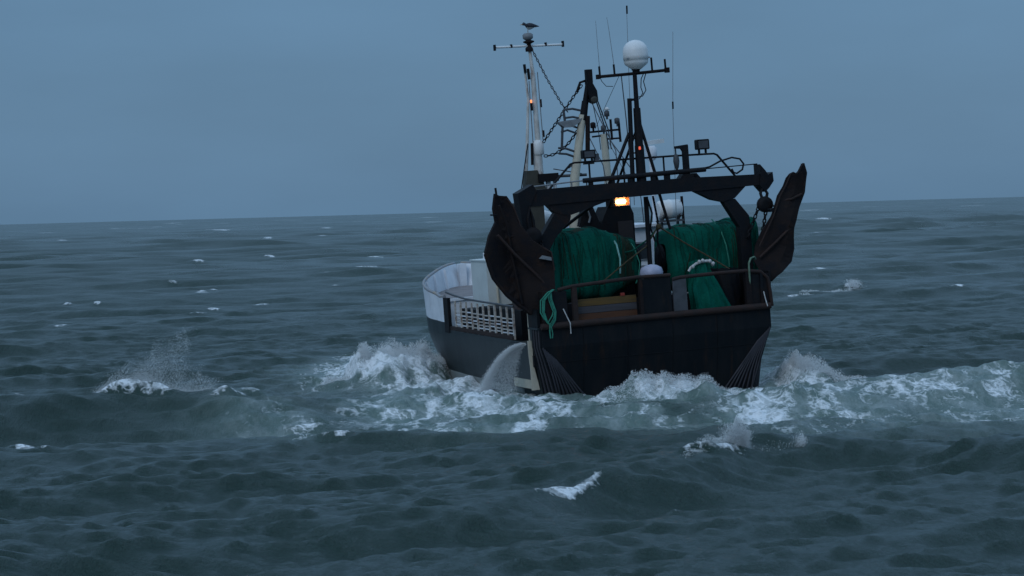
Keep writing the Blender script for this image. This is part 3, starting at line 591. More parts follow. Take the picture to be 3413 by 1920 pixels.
hb = thing('hanging_block', 'black pulley block hanging from the gantry end with two chains', 'pulley', (4.8, 1.2, 5.9), 'gantry towing blocks')
obj('block_cheek', MB().lathe([(.1, -.12), (.27, -.12), (.29, 0), (.27, .12), (.1, .12)], (4.80, 1.2, 6.22), 14, 'y'), M_BLACK, hb)
obj('block_shackle', MB().tube([(4.72, 1.2, 6.4), (4.66, 1.2, 6.62), (4.82, 1.3, 6.86), (4.92, 1.2, 6.6), (4.86, 1.2, 6.4)], .06, 6), M_BLACK, hb)
obj('block_chain', chain_mb([(4.56, 1.2, 6.15), (4.3, 1.2, 5.6), (4.05, 1.2, 5.1)], .17, .10, .045), M_BLACK, hb)
obj('block_chain', chain_mb([(4.82, 1.2, 5.98), (4.66, 1.15, 5.4), (4.50, 1.1, 4.9)], .17, .10, .045), M_BLACK, hb)
obj('block_link', MB().tube([(5.05, 1.1, 6.15), (5.2, .9, 6.1)], .035, 6), M_BLACK, hb)
hp = thing('hanging_block', 'black pulley block hanging behind the otter board beside the white dome', 'pulley', (-4.0, 1.2, 5.8), 'gantry towing blocks')
obj('block_cheek', MB().lathe([(.1, -.12), (.30, -.12), (.32, 0), (.30, .12), (.1, .12)], (-3.86, 1.2, 5.75), 14, 'y'), M_BLACK, hp)
obj('block_shackle', MB().tube([(-3.95, 1.2, 5.9), (-4.0, 1.2, 6.3), (-3.9, 1.2, 6.75), (-3.8, 1.2, 6.3), (-3.78, 1.2, 5.9)], .06, 6), M_BLACK, hp)
obj('block_chain', chain_mb([(-3.6, 1.2, 5.6), (-3.5, 1.1, 5.2), (-3.45, 1.0, 4.8)], .17, .10, .045), M_BLACK, hp)

# nets rolled on the drums
def net_roll(name, label, xs, zc, rfun, yc, olive):
    t = thing(name, label, 'net', ((xs[0] + xs[1]) / 2, yc, zc), 'nets rolled on the drums')
    mb = MB(); rows = []; nx = 46; na = 56
    rnd = random.Random(int(xs[0] * 100))
    ph = [(rnd.uniform(0, 6.28), rnd.uniform(.8, 6), rnd.uniform(-6, 6), rnd.uniform(.003, .014)) for _ in range(18)]
    for i in range(nx + 1):
        u = i / nx; x = xs[0] + (xs[1] - xs[0]) * u; row = []
        e = min(1, min(u, 1 - u) * 14 + .55)
        for j in range(na + 1):
            a = 2 * pi * (j % na) / na
            r = rfun(u) * e / (abs(cos(a)) ** 4.6 + abs(sin(a)) ** 4.6) ** (1 / 4.6)
            for p, kx, ka, am in ph: r += am * 1.3 * sin(p + kx * x * 1.6 + round(ka) * a)
            r += .006 * sin(x * 19 + sin(a * 2) * 3)
            row.append((x, yc + r * cos(a), zc + r * sin(a)))
        rows.append(row)
    mb.grid(rows, True, True)
    for q, f in enumerate(mb.f):
        i, j = divmod(q, na)
        u = i / nx + .025 * sin(j * .7)
        if olive[0] < u < olive[1] or (.18 < u * (1 if olive[0] < 1 else 1.9) < .45 + .1 * sin(j) and 13 < j < 19): mb.mi[q] = 1
    obj('rolled_net', mb, [M_NET, M_NETOLIVE], t)
    tw = [MB(), MB()]
    for k in range(44):                                 # strands lying round the roll
        u = rnd.uniform(.02, .96); du = rnd.uniform(-.10, .10); a0 = rnd.uniform(1.2, 3.0); a1 = a0 + rnd.uniform(.6, 2.6)
        pts = []
        for j in range(9):
            q = j / 8; uu = min(.985, max(.015, u + du * q)); a = a0 + (a1 - a0) * q
            x = xs[0] + (xs[1] - xs[0]) * uu; e = min(1, min(uu, 1 - uu) * 14 + .55)
            r = rfun(uu) * e / (abs(cos(a)) ** 4.6 + abs(sin(a)) ** 4.6) ** (1 / 4.6) + .02
            for p, kx, ka, am in ph: r += am * 1.3 * sin(p + kx * x * 1.6 + round(ka) * a)
            pts.append((x, yc + r * cos(a), zc + r * sin(a)))
        tw[0 if rnd.random() < .75 else 1].tube(pts, rnd.uniform(.008, .016), 4)
    obj('net_twine', tw[0], M_TWINE, t, kind='stuff'); obj('net_twine', tw[1], M_BROWNTWINE, t, 'brown twine over the green net', kind='stuff')
    return t
npn = net_roll('rolled_fishing_net', 'green net rolled on the drum above the wooden wash boards', (-2.82, .46), 4.55, lambda u: 1.16 + .12 * sin(u * pi) - (.46 * max(0, u - .52) / .48), 3.2, (.72, .90))
nsn = net_roll('rolled_fishing_net', 'green net rolled on the drum under the white life raft canister', (1.52, 4.98), 4.50, lambda u: .97 + .22 * min(1, u * 3.0) + .05 * sin(u * 9), 3.2, (2, 3))
obj('pale_lashing', MB().tube([(-.70, 2.70, 5.68), (-.62, 2.35, 5.52), (-.55, 2.0, 5.2), (-.52, 1.82, 4.7), (-.54, 1.86, 4.2)], .035, 6), M_ROPE_C, npn)
obj('pale_lashing', MB().tube([(.16, 2.65, 5.30), (.20, 2.3, 5.05), (.26, 2.0, 4.5), (.2, 2.05, 4.0), (.1, 2.1, 3.8)], .024, 6), M_ROPE_G, npn)
obj('pale_lashing', MB().tube([(3.42, 2.85, 5.80), (3.46, 2.2, 5.42), (3.50, 1.88, 4.9), (3.56, 1.84, 4.3), (3.58, 1.9, 4.0)], .024, 6), M_ROPE_G, nsn)
# tail of the net hanging over the rail
nb = thing('hanging_net_tail', 'green net tail with white float cord draped down beside the stern gate', 'net', (2.2, .6, 2.7))
rows = []
for i in range(15):
    q = i / 14; z = 4.36 - 1.62 * q; w0 = 1.86 - .22 * min(1, q * 2) ; w1 = 2.40 + .60 * q ** 1.3; yy = 1.0 - .55 * sin(q * pi / 2) ; row = []
    for j in range(25):
        s = j / 24; x = w0 + (w1 - w0) * s
        row.append((x + .03 * sin(z * 5 + s * 9), yy - .22 * sin(pi * s) - .06 * sin(s * 22 + z * 2) - .03 * sin(s * 47 - z * 3), z + .12 * sin(pi * s) * (1 - q)))
    rows.append(row)
mbn = MB().grid(rows, True, True)
back = [[(x, y + .5, z) for x, y, z in r] for r in rows]
mbn.grid(back, True, False)
obj('net_drape', mbn, M_NET, nb)
obj('float_cord', MB().tube([(1.58, .75, 4.12), (1.66, .72, 4.24), (1.85, .70, 4.36), (2.05, .66, 4.42), (2.25, .66, 4.43), (2.40, .7, 4.38), (2.50, .72, 4.25)], .05, 6), M_ROPE_W, nb)
mb = MB()
for x, z in ((1.7, 4.27), (1.95, 4.42), (2.08, 4.45), (2.34, 4.42), (2.46, 4.32)): mb.lathe([(.02, -.06), (.065, -.02), (.065, .03), (.02, .07)], (x, .62, z), 8)
obj('cork_float', mb, M_ROPE_W, nb)
nd = thing('dark_net_heap', 'dark heap of netting behind the starboard rail corner', 'net', (3.2, 1.2, 2.6))
rows = [[(2.7 + .95 * (j / 12), 1.2 - .3 * sin(pi * j / 12) + .05 * sin(j * 2.1 + i), 2.6 + 1.5 * (i / 8) + .03 * sin(i * j)) for j in range(13)] for i in range(9)]
obj('net_heap', MB().grid(rows, True, True).grid([[(x, y + .4, z) for x, y, z in r] for r in rows], True, False), M_BLACK, nd)

# ropes
rc = thing('rope_coil', 'coil of bright green rope hanging in a long loop on the port stern post', 'rope', (-3.95, -.1, 3.0), None)
for k, (dx, w, zb) in enumerate(((0, .22, 2.78), (.05, .19, 2.70), (-.06, .26, 2.86), (.03, .24, 2.74))):
    pts = [(-3.70 + .02 * k, -.02, 3.92)]
    pts += [(-3.86 + dx, -.16 - .02 * k, 3.86), (-4.0 - w * .5 + dx, -.18, 3.6), (-4.08 - w * .3 + dx, -.17, 3.2), (-4.0 + dx - w * .2, -.17, zb + .12), (-3.9 + dx, -.18, zb), (-3.78 + dx + w * .1, -.18, zb + .2), (-3.76 + dx + w * .2, -.18, 3.2), (-3.86 + dx + w * .1, -.18, 3.6), (-3.84 + dx, -.15, 3.84)]
    obj('rope_loop', MB().tube(pts, .024, 6), M_ROPE_G, rc)
obj('rope_tail', MB().tube([(-3.92, -.18, 2.76), (-3.94, -.18, 2.5), (-3.92, -.17, 2.3)], .025, 6).tube([(-3.88, -.18, 2.72), (-3.84, -.18, 2.45), (-3.86, -.17, 2.3)], .022, 6), M_ROPE_G, rc)
rs = thing('rope_loop', 'faded green rope looped over the starboard stern corner', 'rope', (3.7, .2, 3.4))
obj('rope_strand', MB().tube([(3.62, .15, 3.1), (3.52, -.02, 3.5), (3.50, -.08, 3.9), (3.52, -.05, 4.25), (3.62, 0, 4.42), (3.80, .1, 4.46), (3.92, .3, 4.36)], .035, 6), mat('faded_rope', (.12, .20, .14), (.08, .12, .09), 6, .8), rs)
for nm, x, pts in (('lashing_line', 0, [(-3.40, -.16, 3.26), (-3.30, -.18, 3.0), (-3.20, -.2, 2.76), (-3.2, -.2, 2.4)]), ('lashing_line', 1, [(3.98, -.1, 3.24), (4.0, -.16, 3.0), (4.05, -.2, 2.72)])):
    t = thing(nm, 'short white line tied to the %s' % ('port stern post beside the green coil' if x == 0 else 'starboard end of the rusty sill'), 'rope', pts[1])
    obj('line_strand', MB().tube(pts, .02, 5), M_ROPE_W, t)
t = thing('net_bridle', 'tan rope running from the mast foot down across both green nets', 'rope', (.8, 1.8, 5.6))
obj('bridle_strand', MB().tube([(1.0, 1.9, 5.72), (.5, 1.9, 5.05), (-.3, 1.75, 4.6), (-1.4, 1.6, 3.9), (-1.6, .6, 3.95)], .028, 5), M_ROPE_T, t)
obj('bridle_strand', MB().tube([(1.05, 1.9, 5.70), (1.9, 1.85, 5.1), (2.7, 1.65, 4.55), (3.1, 1.5, 4.25), (3.3, 1.0, 4.0)], .030, 5), M_ROPE_T, t)
obj('bridle_strand', MB().tube([(1.0, 1.9, 5.68), (.6, 1.95, 5.3), (.1, 2.1, 4.95), (-.2, 2.2, 4.9)], .03, 5), M_TWINE, t)
obj('bridle_knot', MB().lathe([(.03, -.1), (.1, -.06), (.1, .06), (.03, .1)], (1.02, 1.88, 5.72), 8), M_ROPE_T, t)

# gull on the mast head
gl = thing('gull', 'grey backed gull standing on the white mast head facing left', 'bird', (-1.28, 8, 13.06))
prof = [(-.20, .012, .10), (-.17, .05, .115), (-.13, .062, .13), (-.085, .058, .10), (-.04, .082, .05), (.03, .105, .01), (.11, .10, .0), (.19, .075, .01), (.27, .045, .02), (.36, .025, .005)]
rows = []
for dx, r, dz in prof:
    rows.append([(-1.28 + dx, 8 + r * .85 * cos(a), 13.28 + dz + r * sin(a)) for a in [2 * pi * j / 12 for j in range(13)]])
mb = MB().grid(rows, True, False); mb.mi = [0 if mb.v[f[0]][2] + mb.v[f[2]][2] > 2 * 13.275 else 1 for f in mb.f]
M_GULLG = mat('gull_grey', (.035, .042, .055), (.05, .055, .07), 8, .8); M_GULLW = mat('gull_white', (.40, .42, .42), rough=.8)
obj('body', mb, [M_GULLG, M_GULLW], gl)
obj('beak', MB().tube([(-1.47, 8, 13.385), (-1.53, 8, 13.378), (-1.56, 8, 13.36)], .018, 6, .004), mat('beak', (.35, .2, .06)), gl)
for s in (-1, 1):
    w = MB(); rows = []
    for dx, h, z in ((-.05, .03, .075), (.05, .085, .055), (.16, .075, .045), (.28, .045, .03), (.40, .02, .0), (.44, .008, -.01)):
        rows.append([(-1.28 + dx, 8 + s * (.085 - .1 * max(0, dx - .1)) + s * .022 * cos(a), 13.29 + z + h * sin(a)) for a in [2 * pi * j / 8 for j in range(9)]])
    w.grid(rows, True, s < 0); obj('wing', w, M_GULLG, gl)
    obj('leg', MB().tube([(-1.27, 8 + s * .035, 13.20), (-1.275, 8 + s * .035, 13.06), (-1.31, 8 + s * .035, 13.062)], .010, 5), M_GULLW, gl)

# ================================================================== THE SEA
RNG = np.random.default_rng(11)
# rows (distance) and columns (bearing)
def rows_r():
    r = [12.0]
    while r[-1] < 38: r.append(r[-1] + 1.0)
    while r[-1] < 70: r.append(r[-1] + .112)
    while r[-1] < 125: r.append(r[-1] + .17)
    while r[-1] < 320: r.append(r[-1] * 1.0038 - .30)
    while r[-1] < 1500: r.append(r[-1] + max(.9, .0048 * (r[-1]) - .6))
    while r[-1] < 14000: r.append(r[-1] * 1.02)
    return np.array(r)
RR = rows_r()
fine = np.linspace(radians(-14.0), radians(14.0), 470)
sideA = radians(14.0) + np.cumsum(np.geomspace(.0018, .10, 44)); sideA = sideA[sideA < radians(100)]
AA = np.concatenate([-sideA[::-1], fine, sideA])
R2, A2 = np.meshgrid(RR, AA, indexing='ij')
X = (R2 * np.sin(A2)).ravel(); Y = (R2 * np.cos(A2)).ravel(); Rf = R2.ravel()
drow = np.gradient(RR); spacing = np.repeat(np.maximum(drow, RR * radians(28.0) / 470), len(AA))

def vnoise(x, y, seed):
    """smooth value noise"""
    xi = np.floor(x).astype(np.int64); yi = np.floor(y).astype(np.int64); fx = x - xi; fy = y - yi
    def h(a, b):
        n = (a * 374761393 + b * 668265263 + seed * 974634777) & 0x7fffffff
        n = ((n ^ (n >> 13)) * 1274126177) & 0x7fffffff
        return ((n ^ (n >> 16)) & 0xffff) / 65535.0
    fx = fx * fx * (3 - 2 * fx); fy = fy * fy * (3 - 2 * fy)
    a = h(xi, yi); b = h(xi + 1, yi); c = h(xi, yi + 1); d = h(xi + 1, yi + 1)
    return (a * (1 - fx) + b * fx) * (1 - fy) + (c * (1 - fx) + d * fx) * fy
def fbm(x, y, seed, oc=4):
    s = 0; a = .5; t = 0
    for i in range(oc):
        s = s + a * vnoise(x * 2 ** i + 17.3 * i, y * 2 ** i - 9.1 * i, seed + i); t += a; a *= .55
    return s / t
# ship frame of every vertex (for damping the waves along the hull)
th = radians(17.5)
sx = (X - 5.05) * cos(th) + (Y - 90) * sin(th); sy = -(X - 5.05) * sin(th) + (Y - 90) * cos(th)
dxs = np.maximum(np.abs(sx) - 3.5, 0); dys = np.maximum(np.maximum(-sy - .0, sy - 21), 0)
dship = np.hypot(dxs, dys)
damp = 1 - .72 * np.exp(-(dship / 5.0) ** 2)

Z = np.zeros_like(X); DX = np.zeros_like(X); DY = np.zeros_like(X); CR = np.zeros_like(X)
WD = math.atan2(-.93, .36)                                # wind blows towards the camera and a little to the right
NW = 170
lam = np.geomspace(90, .32, NW)
far_ = np.clip((Rf - 150) / 450, 0, 1)
miss = np.full_like(X, .004)                              # slope variance too fine for the mesh: becomes roughness
for i, l in enumerate(lam):
    k = 2 * pi / l
    slope = np.interp(math.log(l), [math.log(v) for v in (.34, 1.0, 2.5, 6, 12, 28, 90)], [.070, .046, .030, .028, .025, .009, .009])
    amp = slope / k * RNG.uniform(.6, 1.4)
    a = WD + RNG.normal(0, np.interp(math.log(l), [math.log(.34), math.log(2), math.log(8)], [.62, .42, .26]))
    kx, ky = k * cos(a), k * sin(a); ph = RNG.uniform(0, 2 * pi)
    wt = np.clip((l / spacing - 2.6) / 1.8, 0, 1)
    miss += .5 * (amp * k) ** 2 * (1 - wt ** 2)
    if l > 5: wt = wt * (1 + .8 * far_) if l < 28 else wt * far_
    m = wt > 0
    if not m.any(): continue
    w = wt[m] * amp * (damp[m] if l > 2 else np.maximum(damp[m], .6))
    arg = kx * X[m] + ky * Y[m] + ph
    c = np.cos(arg); s_ = np.sin(arg)
    Z[m] += w * c
    q = .95 if l > 1.2 else .6
    DX[m] -= q * w * cos(a) * s_; DY[m] -= q * w * sin(a) * s_
    if l > 1.0: CR[m] += w * k * c
gust = .72 + .56 * fbm(X * .045, Y * .03, 77, 3)          # rougher and calmer patches
Z *= gust
# small sharp-crested wavelets: ridged noise drawn out along the crests
ca_, sa_ = cos(WD), sin(WD)
uu_ = -X * sa_ + Y * ca_; vv_ = X * ca_ + Y * sa_
for wl_, A_, sd_ in ((2.3, .13, 401), (1.25, .125, 431), (.72, .105, 461), (.42, .066, 491)):
    n_ = vnoise(uu_ / (wl_ * 2.9) + .35 * vnoise(vv_ / wl_, uu_ / wl_, sd_ + 9), vv_ / wl_ + .7 * vnoise(uu_ / (wl_ * 1.3), vv_ / (wl_ * 2), sd_ + 5), sd_)
    rg = (1 - np.abs(2 * n_ - 1)) ** 1.6
    msk = np.clip((wl_ / spacing - 2.2) / 2, 0, 1) * (.25 + 1.2 * vnoise(X * .35, Y * .2, sd_ + 3))
    Z += A_ * (rg - .45) * msk * np.maximum(damp, .55)
rough = np.clip(.45 * np.sqrt(np.sqrt(2 * miss)) * (.62 + .8 * fbm(X * .05, Y * .018, 610, 4)), .10, .42)
Z0 = Z.copy()
foam = np.zeros_like(X); aer = np.zeros_like(X)

n1 = fbm(X * .55, Y * .22, 3, 5); n2 = fbm(X * 1.7, Y * .6, 21, 4); n3 = fbm(X * .16, Y * .08, 40, 3)
wx = X + 1.6 * (fbm(X * .5, Y * .25, 60, 3) - .5); wy = Y + 6 * (fbm(X * .5, Y * .25, 80, 3) - .5)

# churned wake and wash: (x, y, rx, ry, strength)
WAKE = [(-5.3, 107.3, 2.4, 9, 1.0), (-6.6, 102.1, .9, 4.6, .8), (-3.6, 108.5, 1.3, 9, .9), (-2.4, 95.4, 2.2, 7, 1.0), (-.7, 88.8, 2.0, 6, .95),
        (-3.2, 87.0, 1.8, 5.0, .75), (-2.1, 78.3, 1.3, 3.8, .62), (-3.5, 82.1, .9, 3.6, .55), (.8, 85.5, 1.8, 4.5, .75), (2.9, 88.6, 1.4, 2.6, .95),
        (5.0, 87.6, 2.2, 2.5, 1.1), (3.5, 81.5, 1.2, 3.0, .7), (7.6, 87.6, 1.6, 4, .95), (8.0, 81.0, 1.8, 4.8, .8), (10.3, 93.0, 1.9, 5, 1.05),
        (11.6, 90.0, 2.0, 3.2, .85), (10.3, 80.5, 2.6, 5.5, .66), (13.9, 85.0, 2.7, 4.7, .72), (13.8, 77.5, 2.5, 4.6, .60), (17.0, 87.0, 2.6, 3.4, .86),
        (16.8, 80.0, 2.5, 5, .75), (5.2, 78.6, 2.6, 3.0, .50), (7.6, 76.0, 1.7, 2.6, .50), (-.2, 79.5, 1.9, 3.3, .55), (-10.3, 89.0, 1.9, 2.6, .40),
        (-7.6, 82.0, 1.9, 3.2, .42), (-5.6, 75.5, 1.0, 2.4, .36), (20, 88, 3, 4, .82), (20, 80, 3, 6, .62)]
wk = np.zeros_like(X)
farside = np.clip((89.2 + 1.2 * (fbm(X * .5, Y * .4, 701, 3) - .5) * 2 - Y) / 1.6, 0, 1) * np.clip((X - 10.2) / 1.5, 0, 1) + (1 - np.clip((X - 10.2) / 1.5, 0, 1))
near = (Y > 60) & (Y < 125) & (np.abs(X) < 30)
for (cx, cy, rx, ry, s) in WAKE:
    d = ((wx[near] - cx) / rx) ** 2 + ((wy[near] - cy) / ry) ** 2
    wk[near] = np.maximum(wk[near], min(1.1, s * 1.12) * np.exp(-d * .62))
wk *= farside
streak = np.clip((X - 8.5) / 3, 0, 1)
n1 = n1 * (1 - .75 * streak) + .75 * streak * fbm(X * .28 + 3, Y * 1.1, 720, 5)
n4 = 1 - np.abs(2 * fbm(X * .9 + 2 * n1, Y * .35, 55, 4) - 1) * 2.2                # ridged: lacy strings of foam
foam = np.clip(wk * (.84 - .13 * streak) + ((n1 - .5) * .8 + (n4 - .40) * .55) * np.clip(wk * 4, 0, 1), 0, 1)
aer = np.clip(wk * 1.5, 0, 1)
# lumps of broken water: (x, y, height, rx, ry)
LUMP = [(-7.0, 98.6, .45, .45, 1.2), (-5.75, 99.2, .95, .60, 1.6), (-5.1, 99.6, .80, .6, 1.8), (-4.35, 100.0, 1.05, .55, 2.0), (-3.6, 100.8, 1.05, .5, 2.0), (-2.9, 101.5, .70, .6, 2.0), (-5, 97.5, .3, 1.4, 1.4), (-2.0, 97.0, .30, 1.2, 1.5),
        (3.6, 87.2, .50, .8, .9), (4.9, 87.3, .56, 1.0, .9), (6.1, 87.4, .32, .8, .9), (7.4, 86.6, .10, .9, .9), (5.6, 85.4, .45, 1.0, .8), (3.0, 85.0, .25, 1.2, .9),
        (9.95, 92.2, .52, .42, 1.5), (10.5, 92.2, .44, .6, 1.5), (11.6, 92.0, .32, 1.2, 1.2), (9.7, 93.5, .34, .5, 1.4), (13, 91, .2, 1.5, 1.0),
        (-.9, 89.5, .35, .6, .9), (-1.6, 86.3, .30, 1.3, .7), (.9, 84.0, .28, 1.4, .7), (12.5, 86.5, .14, 2.5, .9), (16, 84, .12, 2.5, .9), (8.8, 83.5, .28, 1.6, .8), (-3.4, 92, .35, 1.0, 1.0)]
lump = np.zeros_like(X)
for (cx, cy, h, rx, ry) in LUMP:
    g = np.exp(-(((wx[near] * .6 + X[near] * .4) - cx) / rx) ** 2 - (((Y[near]) - cy) / ry) ** 2)
    lump[near] += h * g
Z += lump * (.55 + .9 * fbm(X * 2.4, Y * .9, 333, 4))
foam = np.maximum(foam, np.clip(lump * 1.3 + (n2 - .5) * .8 * (lump > .1), 0, 1))
churn = np.clip(wk * (1 - .55 * streak) + lump, 0, 1)
Z += churn * ((fbm(X * 1.1, Y * .8, 90, 4) - .5) * .60 + (fbm(X * 3.2, Y * 2.2, 95, 3) - .5) * .34) * (spacing < .3)

# standing crests in the foreground and on the left: poly-line, height, half width
def ridge(pl, h, w_lee, w_back, fr=0.0):
    global Z, foam
    best = np.full_like(X, 1e9); side = np.zeros_like(X); tt = np.zeros_like(X); tot = len(pl) - 1
    for i in range(tot):
        ax, ay = pl[i]; bx, by = pl[i + 1]; ux, uy = bx - ax, by - ay; L2 = ux * ux + uy * uy
        t = np.clip(((X - ax) * ux + (Y - ay) * uy) / L2, 0, 1)
        px_ = X - (ax + ux * t); py_ = Y - (ay + uy * t); d = np.hypot(px_, py_)
        m = d < best; best[m] = d[m]; side[m] = ((ux * py_ - uy * px_))[m]; tt[m] = ((i + t) / tot)[m]
    wv = np.where(side < 0, w_lee, w_back)
    env = np.sin(np.clip(tt, 0, 1) * pi) ** .45
    Z += h * env * np.exp(-(best / wv) ** 2) * (.72 + .56 * fbm(X * .5, Y * .5, 130, 3))
ridge([(-3.0, 51.0), (1.2, 56.1), (3.3, 58.2), (5.0, 62.0), (6.2, 63.0), (7.8, 64.0), (9.4, 64.0), (10.9, 62.6), (12.4, 61.0), (16, 59)], .74, 1.0, 3.2)
ridge([(-20, 73), (-16.4, 78.5), (-15.3, 81.6), (-13.2, 83.6), (-12.0, 84.6), (-10.8, 84.8), (-9.7, 84.6), (-8.0, 82.2), (-6, 80)], .65, 1.0, 3.0)

# breaking crests: (x, y, half width, height)
CAPS = [(-208.4, 1157.2, 3.97, .30), (-146.8, 858.7, 1.6, .25), (-119.4, 677.5, 1.0, .2), (-296.6, 1963.0, 4.24, .40), (-135.2, 1125.8, 5.15, .40), (-157.1, 1373.8, 2.83, .30),
        (-153.0, 1423.4, 3.25, .30), (-57.9, 495.6, 1.42, .3), (-43.1, 361.1, .74, .3), (-24.9, 365.5, .92, .3), (-22.0, 397.8, 1.0, .3), (-16.9, 305.3, 1.92, .38), (-16.2, 243.9, .7, .3),
        (-32.0, 247.3, .4, .3), (-33.5, 197.0, .32, .3), (-27.7, 160.4, .55, .15), (-49.5, 1664.5, 5.7, .4), (214.6, 1878.4, 8.6, .45), (64.5, 538.4, 3.1, .38), (186.9, 1447.3, 3.3, .3),
        (84.5, 597.0, 1.36, .3), (335.0, 1916.2, 6.6, .3), (25.3, 237.1, 1.1, .3), (28.4, 242.0, 1.1, .3), (20.9, 181.2, 1.24, .42), (18.4, 172.5, .49, .3), (24.7, 190.5, .54, .35),
        (22.7, 181.6, .52, .3), (37.3, 214.5, .49, .3), (32.1, 223.6, .38, .2), (-10.4, 53.1, .22, .3), (-13.7, 73.4, .42, .2), (-13.0, 72.4, .25, .2), (1.1, 55.9, 1.1, .17),
        (-10.3, 57.1, .09, .2), (3.1, 54.5, .12, .2), (8.3, 66.2, .2, .25), (-9.1, 84.0, .73, .3), (-8.5, 85.0, .39, .25), (-6.5, 80.5, .55, .25), (-15.6, 82.8, .4, .2), (-5.0, 72.2, .48, .2), (-13.2, 84.6, .5, .38), (-12.6, 84.7, .5, .42), (-12.0, 84.8, .5, .42), (-11.4, 84.9, .5, .36), (4.95, 61.8, .42, .3), (4.3, 60.9, .5, .22)]
for i in range(95):                                        # a few more far out, away from the middle
    d = math.exp(RNG.uniform(math.log(170), math.log(4200))); b = RNG.uniform(-.24, .24)
    CAPS.append((d * b, d, max(.5, d * .0026) * RNG.uniform(.4, 1.5), .17 + .12 * RNG.uniform()))
CREST = radians(18)                                        # crest line direction in plan
for (cx, cy, hw, h) in CAPS:
    rot = CREST + RNG.normal(0, .15)
    if abs(cx - 1.1) < .01: rot = radians(54)
    rad = hw * 3 + 4; fk = 1.0
    if hw < .26 and cy < 90: h *= .5; fk = .62
    m = (np.abs(X - cx) < rad) & (np.abs(Y - cy) < rad + cy * .01)
    if not m.any(): continue
    u = (X[m] - cx) * cos(rot) + (Y[m] - cy) * sin(rot); v = -(X[m] - cx) * sin(rot) + (Y[m] - cy) * cos(rot)
    v = v + .12 * hw * np.sin(u / hw * 2.3 + cx) + .5 * (n2[m] - .5)
    sp = spacing[m]
    wl = np.maximum(.22 + .05 * hw, sp * 1.2); wb = np.maximum(.6 + .3 * hw, sp * 1.6)
    if abs(cx - 1.1) < .01: wl, wb = wl * .6, wb * .5
    gu = np.exp(-np.abs(u / (1.25 * hw)) ** 2.2)
    prof = np.where(v < 0, np.exp(-(v / wl) ** 2), np.exp(-(v / wb) ** 2))
    Z[m] += h * .75 * gu * prof
    br = vnoise(u / hw * 2.6 + cx * 7, v * 1.5 + cy, 301) * .6 + vnoise(u / hw * 6 + cx * 3, v * 3 + cy, 305) * .4
    fm = gu * np.where(v < 0, np.exp(-(v / (wl * 1.4)) ** 2), np.exp(-(v / (wb * .4)) ** 2)) * (.52 + 1.0 * br)
    foam[m] = np.maximum(foam[m], np.clip(fm * fk * (1.2 if cy > 130 or abs(cx - 1.1) < .01 else 1.0), 0, .95))
# small spilling crests wherever the random sea is steepest, and old foam streaks
cs_ = np.clip((CR - .60) * 2.2, 0, .55) * (n3 > .56) * (spacing < 2.5)
foam = np.maximum(foam, cs_)

inside = (np.abs(sx) < 3.3) & (sy > 1.2) & (sy < 20)
Z[inside] = np.minimum(Z[inside], -.1)

def grid_mesh(name, X, Y, Z, nr, nc):
    me = bpy.data.meshes.new(name); nv = nr * nc
    me.vertices.add(nv); me.vertices.foreach_set('co', np.stack([X, Y, Z], 1).astype(np.float32).ravel())
    i = np.arange((nr - 1) * nc).reshape(nr - 1, nc)[:, :-1].ravel()
    q = np.stack([i, i + nc, i + nc + 1, i + 1], 1)[:, ::-1].astype(np.int32)
    nf = len(q); me.loops.add(nf * 4); me.loops.foreach_set('vertex_index', q.ravel())
    me.polygons.add(nf); me.polygons.foreach_set('loop_start', np.arange(0, nf * 4, 4, dtype=np.int32))
    try: me.polygons.foreach_set('loop_total', np.full(nf, 4, dtype=np.int32))
    except Exception: pass
    me.update(calc_edges=True); me.polygons.foreach_set('use_smooth', np.ones(nf, dtype=bool)); return me
sea_me = grid_mesh('sea', X + DX, Y + DY, Z, len(RR), len(AA))
fa = sea_me.attributes.new('foam', 'FLOAT', 'POINT'); fa.data.foreach_set('value', foam.astype(np.float32))
ra_ = sea_me.attributes.new('rough', 'FLOAT', 'POINT'); ra_.data.foreach_set('value', rough.astype(np.float32))
aa = sea_me.attributes.new('aerated', 'FLOAT', 'POINT'); aa.data.foreach_set('value', aer.astype(np.float32))

